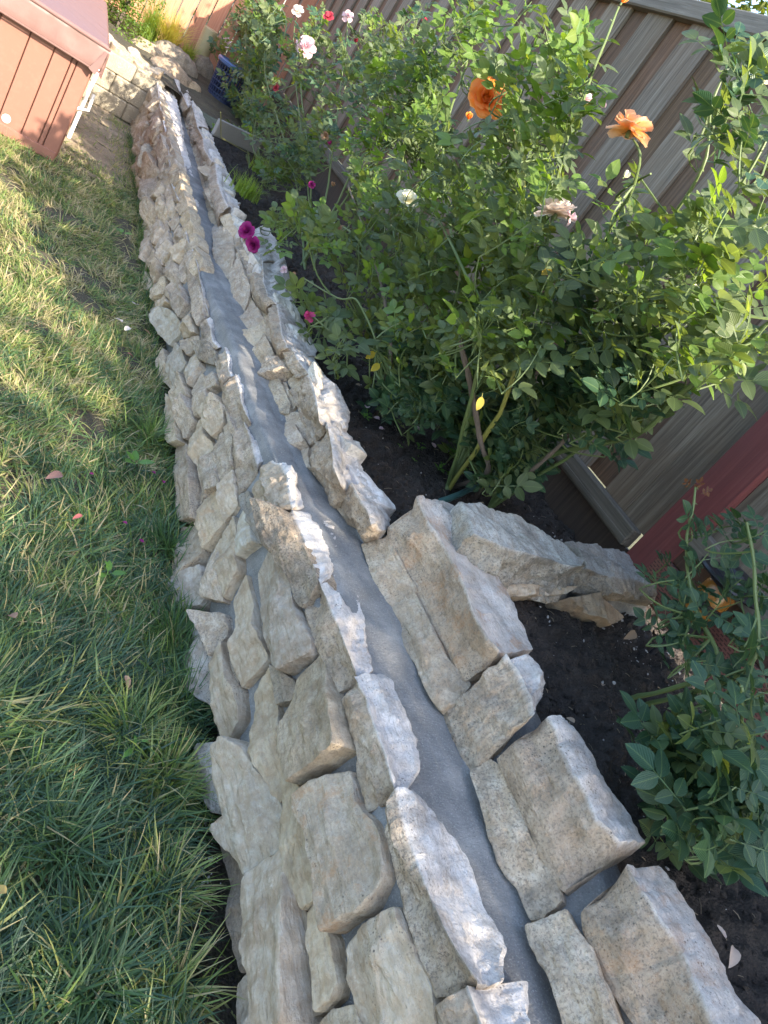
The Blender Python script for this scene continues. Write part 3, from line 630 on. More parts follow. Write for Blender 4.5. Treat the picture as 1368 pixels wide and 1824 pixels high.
# caps of the lower tier: (bottom of the face, ridge, rear edge of the top)
C1 = [
 ('F', [(772,1800),(800,1900)], [(832,1755),(860,1830),(885,1900)], [(943,1745),(950,1824),(975,1900)], {}),
 ('B', [(820,440),(850,560),(900,760),(960,960),(1050,1190)], [(890,250),(940,470),(1040,750),(1130,940),(1245,1115)], [(1000,290),(1180,500),(1280,750),(1375,960),(1385,1100)], dict(grime=.9)),
 ('F', [(607,1247),(618,1287),(631,1335),(632,1380),(648,1448)], [(631,1205),(651,1240),(669,1295),(687,1342),(702,1400)], [(684,1198),(702,1207),(720,1251),(746,1313),(748,1375),(735,1404)], dict(grime=.6)),
 ('A', [(655,515),(690,640),(740,760),(820,910)], [(740,385),(820,560),(870,700),(912,812)], [(870,385),(925,430),(955,530),(975,670),(1005,795)], dict(grime=.8, rust=.3)),
 ('A', [(560,100),(600,220),(655,340),(700,420)], [(600,15),(640,100),(690,240),(740,385)], [(740,50),(820,90),(835,170),(843,280),(800,350)], {}),
 ('5', [(660,240),(700,340),(760,450),(860,450)], [(848,0),(930,40),(970,140),(990,260),(1010,390)], [(920,5),(1030,70),(1060,200),(1100,310),(1105,380)], dict(grime=.2, amp=1.8)),
 ('3', [(665,860),(665,1000),(680,1150),(700,1290)], [(750,690),(800,800),(825,900),(855,1035)], [(905,695),(945,745),(930,850),(938,1000),(930,1025)], dict(grime=.7)),
 ('3', [(565,520),(600,600),(640,700),(690,790)], [(680,300),(715,420),(745,570),(795,680)], [(770,315),(855,380),(865,500),(900,620),(885,680)], dict(grime=.8)),
 ('3', [(505,200),(520,280),(550,380),(570,450)], [(590,80),(620,160),(625,260),(655,315)], [(690,130),(712,210),(765,300),(745,320)], {}),
 ('2', [(700,1000),(700,1080),(690,1170),(720,1240)], [(765,930),(800,1020),(815,1130),(870,1200)], [(835,880),(880,960),(920,1060),(945,1180)], dict(grime=.9)),
 ('2', [(540,400),(560,600),(600,760),(690,920)], [(620,230),(660,380),(690,540),(730,700),(775,880)], [(740,270),(830,420),(870,600),(885,740),(830,870)], dict(grime=.8)),
 ('2', [(430,100),(445,180),(520,330)], [(548,10),(570,150),(612,235)], [(705,0),(700,130),(730,268)], {}),
 ('1', [(300,1100),(350,1300),(420,1400)], [(440,1010),(460,1200),(540,1390)], [(700,1080),(740,1300),(765,1440)], {}),
 ('1', [(330,800),(350,900),(370,1050)], [(390,640),(420,800),(435,1010)], [(590,700),(650,900),(700,1080)], {}),
 ('1', [(240,560),(300,640),(330,760)], [(330,330),(360,500),(392,640)], [(560,450),(590,620),(600,700)], {}),
 ('1', [(190,330),(210,450),(250,560)], [(300,50),(312,200),(335,330)], [(480,130),(520,300),(560,450)], {}),
 ('1', [(230,100),(250,200),(255,300)], [(300,-60),(300,0),(302,50)], [(440,0),(470,90),(482,130)], {}),
]
for i, (c, bt, rd, bk, o) in enumerate(C1):
    b_ = [s1(p) for p in px(c, bt)]; r = [s1(p) for p in px(c, rd)]; zr_ = [q[2] for q in r]
    nb = len(bk); kk = [onz(p, float(np.interp(j/(nb-1), np.linspace(0, 1, len(zr_)), zr_))-.012) for j, p in enumerate(px(c, bk))]
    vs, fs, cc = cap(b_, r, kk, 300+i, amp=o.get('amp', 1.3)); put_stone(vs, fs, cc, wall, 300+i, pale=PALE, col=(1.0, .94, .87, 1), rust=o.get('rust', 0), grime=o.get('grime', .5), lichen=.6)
# upper tier
C2 = [
 ('D', [(590,890),(600,960),(640,1060),(700,1180),(830,1382),(880,1480)], [(765,695),(820,800),(900,920),(1000,1060),(1060,1200),(1140,1382),(1180,1480)], [(910,695),(960,760),(1060,900),(1140,1050),(1220,1200),(1335,1382),(1380,1460)], dict(rust=.7)),
 ('D', [(230,230),(260,300),(330,450),(400,620),(470,740),(520,800)], [(425,62),(470,150),(520,290),(590,390),(640,500),(735,595)], [(510,75),(570,140),(620,220),(690,350),(780,480),(855,600)], dict(rust=.2, lichen=1)),
 ('E', [(385,1035),(400,1100),(430,1200),(490,1290)], [(640,765),(710,870),(750,960),(765,1025)], [(755,790),(800,850),(805,900),(800,950)], dict(amp=1.8)),
 ('E', [(130,220),(180,370),(260,520),(330,650),(390,750),(430,860),(465,880)], [(250,80),(300,190),(380,310),(460,470),(500,600),(560,700),(605,745)], [(345,90),(420,120),(520,260),(600,400),(690,580),(765,745)], dict(rust=.9, lichen=.9)),
 ('G', [(400,900),(470,970),(560,1000),(600,1060),(640,1130)], [(540,680),(600,800),(660,900),(690,1000)], [(650,690),(780,790),(840,940),(845,1000),(820,1045)], {}),
 ('G', [(205,420),(220,520),(300,650),(380,800),(405,890)], [(350,220),(390,420),(400,560),(450,680)], [(450,230),(530,320),(590,450),(640,600),(672,690)], dict(amp=1.8)),
 ('F', [(515,690),(530,720),(537,760),(548,788)], [(550,668),(559,689),(566,724),(568,748)], [(582,668),(603,691),(620,720),(625,743),(620,765)], dict(amp=2)),
 ('F', [(507,633),(515,655),(528,672)], [(517,617),(526,631),(536,649),(552,668)], [(561,632),(572,655),(585,670)], {}),
 ('F', [(474,565),(480,598),(491,626),(500,640)], [(493,539),(500,572),(503,595),(513,619)], [(530,545),(540,565),(554,595),(564,621),(561,634)], dict(rust=.5)),
 ('4', [(190,620),(220,750),(260,830),(320,870)], [(290,500),(300,640),(330,750),(395,820)], [(470,480),(520,700),(560,805)], dict(grime=.9)),
 ('4', [(100,380),(130,440),(175,540)], [(170,240),(215,350),(290,500)], [(330,210),(400,340),(470,480)], {}),
 ('1', [(820,1160),(860,1330),(920,1500),(970,1650)], [(940,970),(960,1160),(1030,1360),(1080,1450)], [(1035,980),(1160,1250),(1150,1380),(1216,1400)], {}),
 ('1', [(690,760),(740,900),(800,1040),(820,1160)], [(800,710),(830,850),(900,960),(940,970)], [(930,770),(1000,900),(1035,980)], {}),
 ('1', [(635,600),(655,680),(690,760)], [(735,580),(765,640),(800,710)], [(870,620),(920,700),(930,770)], {}),
 ('1', [(615,480),(625,540),(640,600)], [(690,370),(720,500),(740,580)], [(790,440),(850,560),(870,620)], {}),
 ('1', [(540,350),(570,420),(605,480)], [(560,200),(600,290),(640,370)], [(640,180),(670,280),(680,360)], {}),
 ('1', [(480,200),(500,270),(530,340)], [(480,40),(510,120),(545,200)], [(560,30),(600,90),(630,170)], {}),
]
for i, (c, bt, rd, bk, o) in enumerate(C2):
    zz = .705 if i < 4 else (.61 if i < 7 else None); fz_ = (lambda y, z=zz: z) if zz else ZR
    b_ = [s2(p, zz) for p in px(c, bt)]; r = [onf(p, fz_) for p in px(c, rd)]; b_ = [q+(q-r[min(len(r)-1, round(j*(len(r)-1)/(len(b_)-1)))])*.13*np.array([1, 0, 1]) for j, q in enumerate(b_)]; kk = [onf(p, lambda y: fz_(y)-.02) for p in px(c, bk)]
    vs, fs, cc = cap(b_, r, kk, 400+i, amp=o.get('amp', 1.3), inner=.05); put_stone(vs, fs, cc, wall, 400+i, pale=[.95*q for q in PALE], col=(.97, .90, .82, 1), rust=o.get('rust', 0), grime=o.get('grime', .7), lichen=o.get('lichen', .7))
L2 = [
 ('D', [(105,320),(170,255),(230,290),(330,540),(470,800),(475,830),(350,930),(290,790),(220,700),(160,480)], dict(grime=.9)),
 ('D', [(355,990),(510,910),(560,1010),(630,1100),(740,1382),(760,1480),(540,1480),(460,1200),(380,1080)], dict(grime=.8, proud=.03)),
 ('E', [(150,590),(250,520),(310,640),(390,800),(470,880),(440,960),(370,1030),(330,990),(280,870),(200,720)], dict(grime=.5)),
 ('E', [(20,310),(120,240),(180,370),(245,480),(240,510),(155,585),(100,520),(60,410)], dict(grime=.5)),
 ('G', [(110,520),(150,430),(210,430),(220,540),(250,600),(200,580),(130,540)], {}),
 ('G', [(40,360),(60,260),(120,260),(200,400),(120,450),(60,430)], dict(proud=.03)),
 ('4', [(325,1390),(410,1380),(490,1560),(480,1640),(400,1660),(380,1560),(330,1480)], dict(grime=.9)),
 ('4', [(240,1230),(320,1080),(380,1210),(280,1340)], {}), ('4', [(165,1180),(180,1080),(290,930),(320,1050),(220,1250)], dict(grime=.2)),
 ('4', [(105,980),(210,800),(290,920),(180,1080),(160,1120),(120,1040)], {}), ('4', [(45,750),(50,620),(120,480),(200,690),(190,760),(110,930)], dict(grime=.6)),
 ('4', [(285,1410),(340,1280),(420,1250),(480,1330),(400,1380),(330,1400)], dict(grime=1.)),
 ('2', [(850,170),(950,60),(1000,120),(1040,330),(1000,530),(930,535),(885,480)], {}),
 ('1', [(800,1050),(900,900),(930,1000),(940,1130),(820,1160)], {}), ('1', [(860,1340),(930,1180),(960,1240),(1000,1420),(920,1500)], {}),
]
for i, (c, pts, o) in enumerate(L2):
    P = [s2(p) for p in px(c, pts)]; cP = np.mean(P, 0); P = [cP+(q-cP)*1.05 for q in P]; vs, fs, cc = slab(P, (-.85, 0, .5), 500+i, proud=o.get('proud', .02), depth=.06)
    put_stone(vs, fs, cc, wall, 500+i, **{k: v for k, v in o.items() if k != 'proud'})
R = random.Random(77); k = 0
for lay in range(3):
    y = 1.62+R.uniform(0, .1)
    while y < 7.75:
        L = R.uniform(.16, .30); y1 = y+L-.012; g = lambda yy: (XB(yy)+.012, ZC(yy)-.01, XR(yy)+.004, ZR(yy)-.03, XK(yy)-.005)
        if lay < 2:
            def fp(yy, t): a = g(yy); return (a[0]+(a[2]-a[0])*t, yy, a[1]+(a[3]-a[1])*t)
            t0, t1 = (0, .46) if lay == 0 else (.50, 1.0); q = [fp(y, t0), fp((y+y1)/2, t0+R.uniform(-.04, .04)), fp(y1, t0), fp(y1-.01, t1), fp((y+y1)/2, t1+R.uniform(-.03, .03)), fp(y+.008, t1)]
            vs, fs, cc = slab(q, (-.85, 0, .5), 1000+k, proud=.006, depth=.05, mseg=28); put_stone(vs, fs, cc, wall, 1000+k)
        else:
            q = [(g(yy)[2]+(g(yy)[4]-g(yy)[2])*t, yy, ZR(yy)-.028) for yy, t in ((y, 0), (y1, .02), (y1-.01, .96), ((y+y1)/2, 1.08), (y+.01, .97))]
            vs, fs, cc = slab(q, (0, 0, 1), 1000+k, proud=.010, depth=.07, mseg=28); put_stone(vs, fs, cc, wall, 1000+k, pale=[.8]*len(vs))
        k += 1; y += L
# lower foot stones and wall fragments at the far end are covered by the courses above

b = MB(); R = random.Random(61)
for i in range(900):
    y = R.uniform(.25, 4.5); u_ = R.choice((R.uniform(.02, .12), R.uniform(.88, .99), R.random())); x0_ = .9+.14*ZT(y)+.06; x = x0_+(XB(y)-x0_)*u_; r = .001+.0035*R.random()**4; vs, fs = chunk(R, r); b.add([v+Vector((x, y, ZC(y)-.004)) for v in vs], fs)
b.obj('mortar_crumbs', M_MO, kind='stuff')
# low divider wall across the bed
div = root('stone_divider_wall', 'short low wall of grey layered stones crossing the soil bed to the fence', 'stone wall', (0, 0, 0))
ZD = lambda x, y: .74
DV = [
 ([(870,1010),(905,1040),(960,1050),(1015,1040),(1040,1010)], [(845,950),(900,975),(960,990),(1020,1010),(1048,1005)], [(820,890),(860,895),(930,920),(1000,962),(1045,995)], .76, .62, dict(col=(.86,.9,.9,1), grime=.9)),
 ([(1015,1045),(1060,1065),(1110,1075),(1160,1062)], [(1045,1012),(1075,1025),(1120,1030),(1168,1042)], [(1010,960),(1060,968),(1140,987),(1172,1030)], .73, .64, dict(col=(.80,.79,.76,1), grime=.8)),
]
for i, (bt, rd, bk, z1, z0, o) in enumerate(DV):
    r = [onz(p, z1) for p in rd]; kk = [onz(p, z1-.01) for p in bk]
    b_ = [np.array([q[0], q[1]-.035, z0]) for q in r]
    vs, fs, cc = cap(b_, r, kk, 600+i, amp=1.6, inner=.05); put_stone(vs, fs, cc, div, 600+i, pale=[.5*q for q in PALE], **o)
for i, (bt, z1, o) in enumerate([([(885,1062),(940,1062),(1000,1060),(1010,1050),(880,1040)], .64, dict()), ([(1000,1068),(1050,1062),(1110,1100),(1095,1112),(1040,1092)], .635, dict(col=(.85,.77,.66,1)))]):
    P = [onz(p, z1) for p in bt]; vs, fs, cc = slab(P, (0, -.5, .85), 620+i, proud=.02, depth=.08); put_stone(vs, fs, cc, div, 620+i, **o)
ys = np.linspace(0, 1, 2)
b = MB(); b.box((1.95, 1.60, .56), (1.05, .11, .22), Matrix.Rotation(.07, 4, 'Z'), .03); b.obj('mortar', M_MO, div)
#MARK2
# ------------------------------------------------------------------ fences
fen = root('wooden_fence', 'weathered grey board fence with a red post and cap rail behind the roses', 'fence', (XF, 2, .6))
def fobj(b, name, mat, parent=fen, col=None, **pr):
    o = b.obj(name, mat, None, **pr); me = o.data; c = np.zeros(len(me.vertices)*3); me.vertices.foreach_get('co', c); c = c.reshape(-1, 3); m = c.mean(0)
    me.vertices.foreach_set('co', (c-m).ravel()); me.update(); o.parent = parent; o.location = Vector(m)-parent.location
    if col: o.color = col
    return o
R = random.Random(21)
def board(y0, y1, z0, z1, x, th, mat, col, name='board'):
    b = MB(); n = 14; vs = []; sd_ = R.uniform(0, 99)
    for k in range(n+1):
        z = z0+(z1-z0)*k/n; w = .004*noise.noise(Vector((sd_, z*2, 0))); w2 = .003*noise.noise(Vector((sd_, z*3, 5))); dx = .003*noise.noise(Vector((sd_, z*1.5, 9)))
        vs += [(x+dx, y0+w, z), (x+dx, y1+w2, z), (x+th+dx, y1+w2, z), (x+th+dx, y0+w, z)]
    fs = [(4*k+j, 4*k+(j+1) % 4, 4*k+4+(j+1) % 4, 4*k+4+j) for k in range(n) for j in range(4)]+[(3, 2, 1, 0), (4*n, 4*n+1, 4*n+2, 4*n+3)]
    b.add(vs, [f[::-1] for f in fs]); return fobj(b, name, mat, col=col)
y = 3.97+.405*18
while y > 2.1:
    ph = R.uniform(.82, 1.12); board(y-.404*0, y+.235, .80, 2.62, XF, .02, M_WOOD, (ph, ph, ph*R.uniform(.96, 1.03), 1))
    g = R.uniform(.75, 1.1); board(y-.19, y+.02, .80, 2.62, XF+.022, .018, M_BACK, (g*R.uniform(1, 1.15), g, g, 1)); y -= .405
for y0, y1, c in ((1.86, 2.02, (.80, .76, .72, 1)), (2.02, 2.18, (.95, .92, .88, 1)), (1.52, 1.665, (.75, .75, .75, 1)), (1.38, 1.515, (.85, .84, .82, 1)), (1.23, 1.375, (.95, .9, .86, 1)), (1.08, 1.225, (.8, .8, .8, 1)), (.93, 1.075, (.9, .88, .86, 1)), (.78, .925, (.8, .8, .78, 1)), (.6, .775, (.9, .9, .9, 1)), (.4, .595, (.8, .8, .8, 1)), (.2, .395, (.9, .9, .9, 1)), (0, .195, (.85, .85, .85, 1))):
    board(y0, y1, .80, 2.62, XF, .022, M_WOOD, c)
for k in range(14): board(-.2*k-.2, -.2*k-.005, .7, 2.62, XF, .022, M_WOOD, (R.uniform(.8, 1),)*3+(1,))
b = MB(); b.box((XF+.02, 1.76, 1.55), (.10, .18, 2.1), None, .006); fobj(b, 'post', M_REDP, col=(1.1, .9, .9, 1))
b = MB(); b.box((XF+.015, 6.5, 2.64), (.10, 9.3, .09), None, .008); fobj(b, 'cap_rail', M_RAIL)
b = MB(); b.box((XF+.015, -.5, 2.64), (.10, 4.65, .09), None, .008); fobj(b, 'cap_rail', M_RAIL)
b = MB(); b.box((XF-.028, 6.4, .76), (.055, 9.05, .085), None, .006); b.box((XF-.058, 6.4, .742), (.006, 9.05, .02), None, .001); fobj(b, 'bottom_rail', M_RAIL, col=(.62, .60, .56, 1))
b = MB(); b.box((XF-.028, -.6, .955), (.055, 4.55, .085), None, .006); fobj(b, 'bottom_rail', M_RAIL, col=(.8, .78, .75, 1))
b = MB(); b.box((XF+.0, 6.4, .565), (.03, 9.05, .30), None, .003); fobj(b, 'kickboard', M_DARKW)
b = MB(); b.box((XF-.01, -.6, .87), (.03, 4.55, .08), None, .003); fobj(b, 'kickboard', M_DARKW, col=(1.3, 1, .9, 1))
def slit_mat():
    m = NT('incised_red_wood'); co = m.coord(scale=(1, 1, 1), seed=False); br = m.n('TexBrick'); br.offset = .5
    c3 = m.n('SeparateXYZ'); m.l(co, c3.inputs[0]); cb = m.n('CombineXYZ'); m.l(c3.outputs[1], cb.inputs[0]); m.l(c3.outputs[2], cb.inputs[1]); m.l(cb.outputs[0], br.inputs['Vector'])
    br.inputs['Scale'].default_value = 1; br.inputs['Brick Width'].default_value = .022; br.inputs['Row Height'].default_value = .011; br.inputs['Mortar Size'].default_value = .0035
    br.inputs['Color1'].default_value = (0, 0, 0, 1); br.inputs['Color2'].default_value = (0, 0, 0, 1); br.inputs['Mortar'].default_value = (1, 1, 1, 1)
    n = m.noise(m.coord(scale=(1, 4, 30)), 5, 5); c = m.ramp(n, [(.3, (.13, .045, .032)), (.7, (.22, .09, .065))])
    sl = m.ramp(br.outputs['Color'], [(.4, 1), (.6, 0)]); c = m.mix(m.math('MULTIPLY', sl, .85), c, (.03, .015, .012)); return m.set(c, .85)
M_SLIT = slit_mat()
for y0, y1 in ((1.46, 1.72), (-2.8, 1.40)):
    b = MB(); b.box((XF-.03, (y0+y1)/2, .745), (.03, y1-y0, .165), None, .004); fobj(b, 'incised_kickboard', M_SLIT)
M_BLK = plain('black_plastic', (.012, .012, .016), .4, .1)
b = MB(); b.box((XF-.05, 1.43, .72), (.02, .055, .36), None, .004); tag(b.obj('fence_stake', M_BLK), 'flat black stake standing against the slotted red kickboard', 'stake')
# far red-brown fence closing the garden
ff = root('wooden_fence', 'reddish brown vertical board fence at the far end of the garden', 'fence', (1, 10.35, .5))
x = -2.2
while x < 2.5:
    w = .16; b = MB(); b.box((x+w/2, 10.35+R.uniform(-.004, .004), 1.35), (w-.012, .02, 1.75), None, .003); g = R.uniform(.85, 1.15); fobj(b, 'board', M_FARF, ff, (g, g*R.uniform(.93, 1), g*.95, 1)); x += w
b = MB(); b.box((.15, 10.33, .42), (4.7, .04, .14), None, .004); fobj(b, 'kickboard', M_FARF, ff, (.5, .5, .5, 1))
b = MB(); b.box((.15, 10.34, 2.25), (4.7, .09, .05), None, .004); fobj(b, 'cap_rail', M_RAIL, ff)

# ------------------------------------------------------------------ hot tub
M_TUB = plain('tub_skirt', (.22, .095, .065), .6, .12, 30, .2); M_COV = plain('tub_cover_vinyl', (.17, .095, .082), .5, .25, 14, .15); M_WHT = plain('white_plastic', (.75, .74, .72), .5)
tub = root('hot_tub', 'square hot tub with reddish brown panel skirt and maroon vinyl cover on the lawn', 'hot tub', (-.7, 6.35, 0))
TY = 5.42; xs = [ony(p, TY)[0] for p in ((0, 178), (52, 175), (49, 241), (58, 263))]
xs = [.335-.005, .335-.095, .335-.125, .335-.225, .335-.36, .335-.52, .335-.68, .335-.84, .335-1.0, .335-1.2, .335-1.5, .335-1.9, .335-2.05]
for a, c in zip(xs, xs[1:]):
    b = MB(); b.box(((a+c)/2, TY+.012, .335), (a-c-.005, .022, .64), None, .003); g = R.uniform(.94, 1.06); fobj(b, 'skirt_panel', M_TUB, tub, (g, g, g, 1))
for k in range(12):
    b = MB(); b.box((.335-.011, TY+.03+.155*k+.077, .335), (.022, .15, .64), None, .003); fobj(b, 'skirt_panel', M_TUB, tub)
b = MB(); b.box((-.69, TY+.95, .33), (1.98, 1.84, .62), None, .01); fobj(b, 'tub_shell', M_TUB, tub, (.5, .5, .5, 1))
b = MB(); b.box((-.69, TY+.94, .03), (2.03, 1.9, .06), None, .004); fobj(b, 'base_trim', M_TUB, tub, (.7, .7, .7, 1))
def cover():
    vs = []; N = 60; x0, x1, y0, y1 = -1.75, .365, TY-.05, TY+1.95
    per = []
    for k in range(N): per.append((x1-(x1-x0)*k/N, y0))
    for k in range(N): per.append((x0, y0+(y1-y0)*k/N))
    for k in range(N): per.append((x0+(x1-x0)*k/N, y1))
    for k in range(N): per.append((x1, y1-(y1-y0)*k/N))
    cx, cy = (x0+x1)/2, (y0+y1)/2; n = len(per)
    lv = [(.985, .615, 0), (1.0, .62, 1), (1.008, .66, 1), (1.0, .70, 1), (1.004, .735, .5), (1.0, .76, .2), (.985, .775, 0), (.9, .785, 0), (.6, .80, 0), (.3, .82, 0), (.02, .835, 0)]
    for s, z, w in lv:
        for (px_, py_) in per:
            q = w*(.010*noise.noise(Vector((px_*14, py_*14, z*6)))+.006*noise.noise(Vector((px_*40, py_*40, z*9))))
            vs.append((cx+(px_-cx)*s+(q if abs(px_-cx) > abs(py_-cy)*1.0 else 0), cy+(py_-cy)*s-q, z+.004*noise.noise(Vector((px_*7, py_*7, 0)))+w*q*.6))
    fs = [(i*n+k, i*n+(k+1) % n, (i+1)*n+(k+1) % n, (i+1)*n+k) for i in range(len(lv)-1) for k in range(n)]
    fs.append(tuple((len(lv)-1)*n+k for k in range(n)))
    return vs, [f[::-1] for f in fs]
b = MB(); vs, fs = cover(); b.add(vs, fs); o = fobj(b, 'cover', M_COV, tub); cov = o
b = MB(); b.tube([(-1.75, TY-.056, .762), (-.8, TY-.058, .764), (.372, TY-.056, .762)], .006, 5); b.tube([(-1.75, TY-.060, .622), (-.8, TY-.062, .618), (.372, TY-.060, .622)], .005, 5)
q = b.obj('piping', M_COV); q.parent = cov; q.location = -cov.location-tub.location; q.color = (.6, .6, .6, 1)
b = MB(); b.add([(.30, TY-.064, .615), (.345, TY-.075, .60), (.362, TY-.067, .74), (.345, TY-.06, .745)], [(0, 1, 2, 3)]); b.add([(.362, TY-.064, .61), (.385, TY-.03, .59), (.375, TY-.03, .74), (.365, TY-.06, .745)], [(0, 1, 2, 3)]); q = b.obj('corner_flap', M_COV, smooth=False); q.parent = cov; q.location = -cov.location-tub.location
b = MB(); b.box((.350, TY-.050, .675), (.016, .010, .09), None, .002); fobj(b, 'foam_edge', M_WHT, tub)
b = MB(); p = ony((11, 211), TY); b.lathe([(0, -.004), (.026, -.004), (.026, .003), (.018, .006), (0, .006)], (p[0], TY-.003, p[2]), 20, Matrix.Rotation(math.pi/2, 3, 'X')); fobj(b, 'drain_cap', plain('drain_grey', (.42, .38, .36), .5), tub)
b = MB(); b.tube([(.40, TY+.75, .0), (.40, TY+.75, .3), (.405, TY+.78, .48)], .014, 8); b.tube([(.37, TY+.7, .22), (.44, TY+.72, .24), (.44, TY+.78, .34)], .012, 8); fobj(b, 'supply_pipe', M_WHT, tub)

# ------------------------------------------------------------------ far block wall, rocks and upper bed
M_BLOCK = soil_mat('pale_concrete_block', (.30, .26, .19), (.42, .37, .28), 1.5)
bw = root('block_retaining_wall', 'low pale concrete block wall joining the stone wall behind the hot tub', 'block wall', (.5, 7.62, 0))
for r_i, (z0, z1) in enumerate(((.0, .145), (.15, .30), (.305, .44))):
    x = -1.9+.13*r_i
    while x < .98:
        w = .30; x2 = min(x+w, 1.02)
        if x2-x > .06:
            xc = (x+x2)/2; b = MB(); b.box((xc, 7.62+.14*xc+.07+.012*r_i+R.uniform(-.004, .004), (z0+z1)/2), (x2-x-.003, .17, z1-z0+.002), Matrix.Rotation(.14, 4, 'Z'), .009)
            fobj(b, 'block', M_BLOCK, bw)
        x += w
for i, (cx, cy, w, d, rz) in enumerate(((.86, 7.86, .26, .22, .2), (.62, 7.84, .24, .2, -.1), (.40, 7.82, .22, .2, .15), (.17, 7.8, .24, .2, 0), (-.08, 7.78, .24, .2, .1), (.78, 8.1, .26, .2, .5), (.50, 8.08, .24, .2, -.3), (.25, 8.05, .22, .2, .2))):
    P = []
    for k in range(7):
        a = k*2*math.pi/7+rz; P.append((cx+w*.5*math.cos(a)*R.uniform(.85, 1.1), cy+d*.5*math.sin(a)*R.uniform(.85, 1.1), .465))
    vs, fs, cc = slab(P, (0, -.1, 1), 700+i, proud=.02, depth=.05, mseg=30); o = put_stone(vs, fs, cc, bw, 700+i, col=(1.2, 1.1, .95, 1), name='coping_stone', grime=.6); o.location = Vector(cc)-bw.location
def ub_z(x, y): return .44+.02*fbm((x*5, y*5, 2), 4)+.02*(y-8)
grid_obj('upper_bed', np.linspace(-2.6, 3, 70), np.linspace(7.78, 12, 90), ub_z, M_TURF, kind='structure')
def boulder(c, r, seed, label, sq=(1, 1, .7), col=(.75, .72, .68, 1)):
    vs = []; n = 14; m = 20
    for i in range(n+1):
        th = math.pi*i/n
        for k in range(m):
            a = 2*math.pi*k/m; d = Vector((math.sin(th)*math.cos(a), math.sin(th)*math.sin(a), math.cos(th)))
            q = r*(1+.25*noise.noise(d*1.3+Vector((seed, 0, 0)))+.12*noise.fractal(d*3+Vector((seed, 0, 0)), 1, 2, 4)); vs.append((d[0]*q*sq[0], d[1]*q*sq[1], max(-.4*r, d[2]*q*sq[2])))
    fs = [(i*m+k, (i+1)*m+k, (i+1)*m+(k+1) % m, i*m+(k+1) % m) for i in range(n) for k in range(m)]
    o = link('boulder', mesh('boulder', vs, fs, M_ST, True, 30), None, c); o.color = col; o['rust'] = .2; o['lichen'] = .5; o['grime'] = .9
    return tag(o, label, 'boulder', 'rough boulders at the far end of the stone wall')
boulder((1.12, 8.55, .42), .17, 1, 'brown boulder at the corner where the stone wall meets the blocks', (1.3, 1, .8), (.85, .75, .65, 1))
boulder((1.20, 9.35, .47), .20, 2, 'large grey boulder below the yellow ornamental grass', (1.3, 1, .8))
boulder((1.55, 9.9, .50), .16, 3, 'dark rounded boulder beside the ribbed tan tube', (1.1, 1, .9), (.55, .52, .50, 1))
boulder((.93, 9.0, .45), .14, 4, 'low sunlit boulder beside the green shrub', (1.4, .9, .6), (1.0, .92, .8, 1))
boulder((1.33, 8.6, .42), .12, 5, 'small tan boulder at the tip of the upper wall tier', (1.2, 1, .7), (1.0, .85, .65, 1))
# edging slab, ribbed tube, basket
M_CON = plain('grey_concrete', (.27, .26, .24), .9, .5, 80)
b = MB(); b.box((1.62, 7.12, .50), (.62, .035, .14), Matrix.Rotation(.70, 4, 'Z'), .006); tag(b.obj('edging_slab', M_CON), 'thin grey concrete edging slab lying across the far soil bed', 'edging')
M_TAN = plain('tan_ribbed_plastic', (.30, .25, .14), .6, .1)
b = MB(); pr = []
for k in range(41): pr.append((.088-.012*k/40+(.006 if k % 2 else 0), .47*k/40))
b.lathe([(0, 0)]+pr+[(0, .47)], (0, 0, 0), 24); o = b.obj('ribbed_tube', M_TAN, sharp=60); p = onz((348, 122), .47); o.location = (p[0], p[1], .44); o.rotation_euler = (.03, -.06, 0); tag(o, 'tan ribbed tube standing upright beside the blue basket', 'tube')
M_BLUE = plain('blue_plastic', (.07, .11, .24), .4, .05); M_BLUED = plain('dark_blue_plastic', (.02, .03, .075), .45, .05)
bk_ = root('laundry_basket', 'dark blue plastic basket with square holes standing behind the far roses', 'basket', (1.72, 9.0, .45))
b = MB(); n = 30
for j in range(6): 
    z = .05+.055*j; r = .15+.03*j/6; b.tube([(r*math.cos(a), r*math.sin(a), z) for a in np.linspace(0, 2*math.pi, n+1)], .0075, 5, False)
for k in range(n):
    a = 2*math.pi*k/n; b.tube([(.15*math.cos(a), .15*math.sin(a), .03), (.18*math.cos(a), .18*math.sin(a), .34)], .008, 4, False)
b.lathe([(0, 0), (.148, 0), (.15, .04), (.14, .04), (.13, .01), (0, .01)], seg=30); o = b.obj('lattice_body', M_BLUED, bk_)
b = MB(); b.lathe([(.178, .33), (.20, .335), (.205, .36), (.19, .375), (.178, .36)], seg=30); b.obj('rim', M_BLUE, bk_)
b = MB(); b.tube([(.17, -.09, .35), (.2, -.05, .41), (.2, .05, .41), (.17, .09, .35)], .012, 6); b.obj('handle', M_BLUE, bk_)
# lantern by the fence
M_AMB = NT('amber_glass'); M_AMB.set((.40, .17, .03), .25); M_AMB.b.inputs['Transmission Weight'].default_value = .35; M_AMB = M_AMB.m
ln = root('garden_lantern', 'black brimmed garden lantern with amber body standing by the red fence kickboard', 'lantern', (2.32, 1.36, .60))
b = MB(); b.lathe([(0, .355), (.055, .35), (.06, .365), (.115, .37), (.118, .376), (.112, .384), (.07, .388), (.062, .41), (.045, .425), (0, .43)], seg=32); b.obj('hat', M_BLK, ln)
b = MB(); b.lathe([(0, .20), (.05, .20), (.058, .22), (.058, .34), (.05, .355), (0, .355)], seg=24); b.obj('amber_body', M_AMB, ln)
b = MB(); b.lathe([(.057, .255), (.064, .258), (.064, .285), (.057, .288)], seg=24); b.lathe([(0, .17), (.06, .17), (.062, .20), (0, .205)], seg=24); b.obj('band', M_BLK, ln)
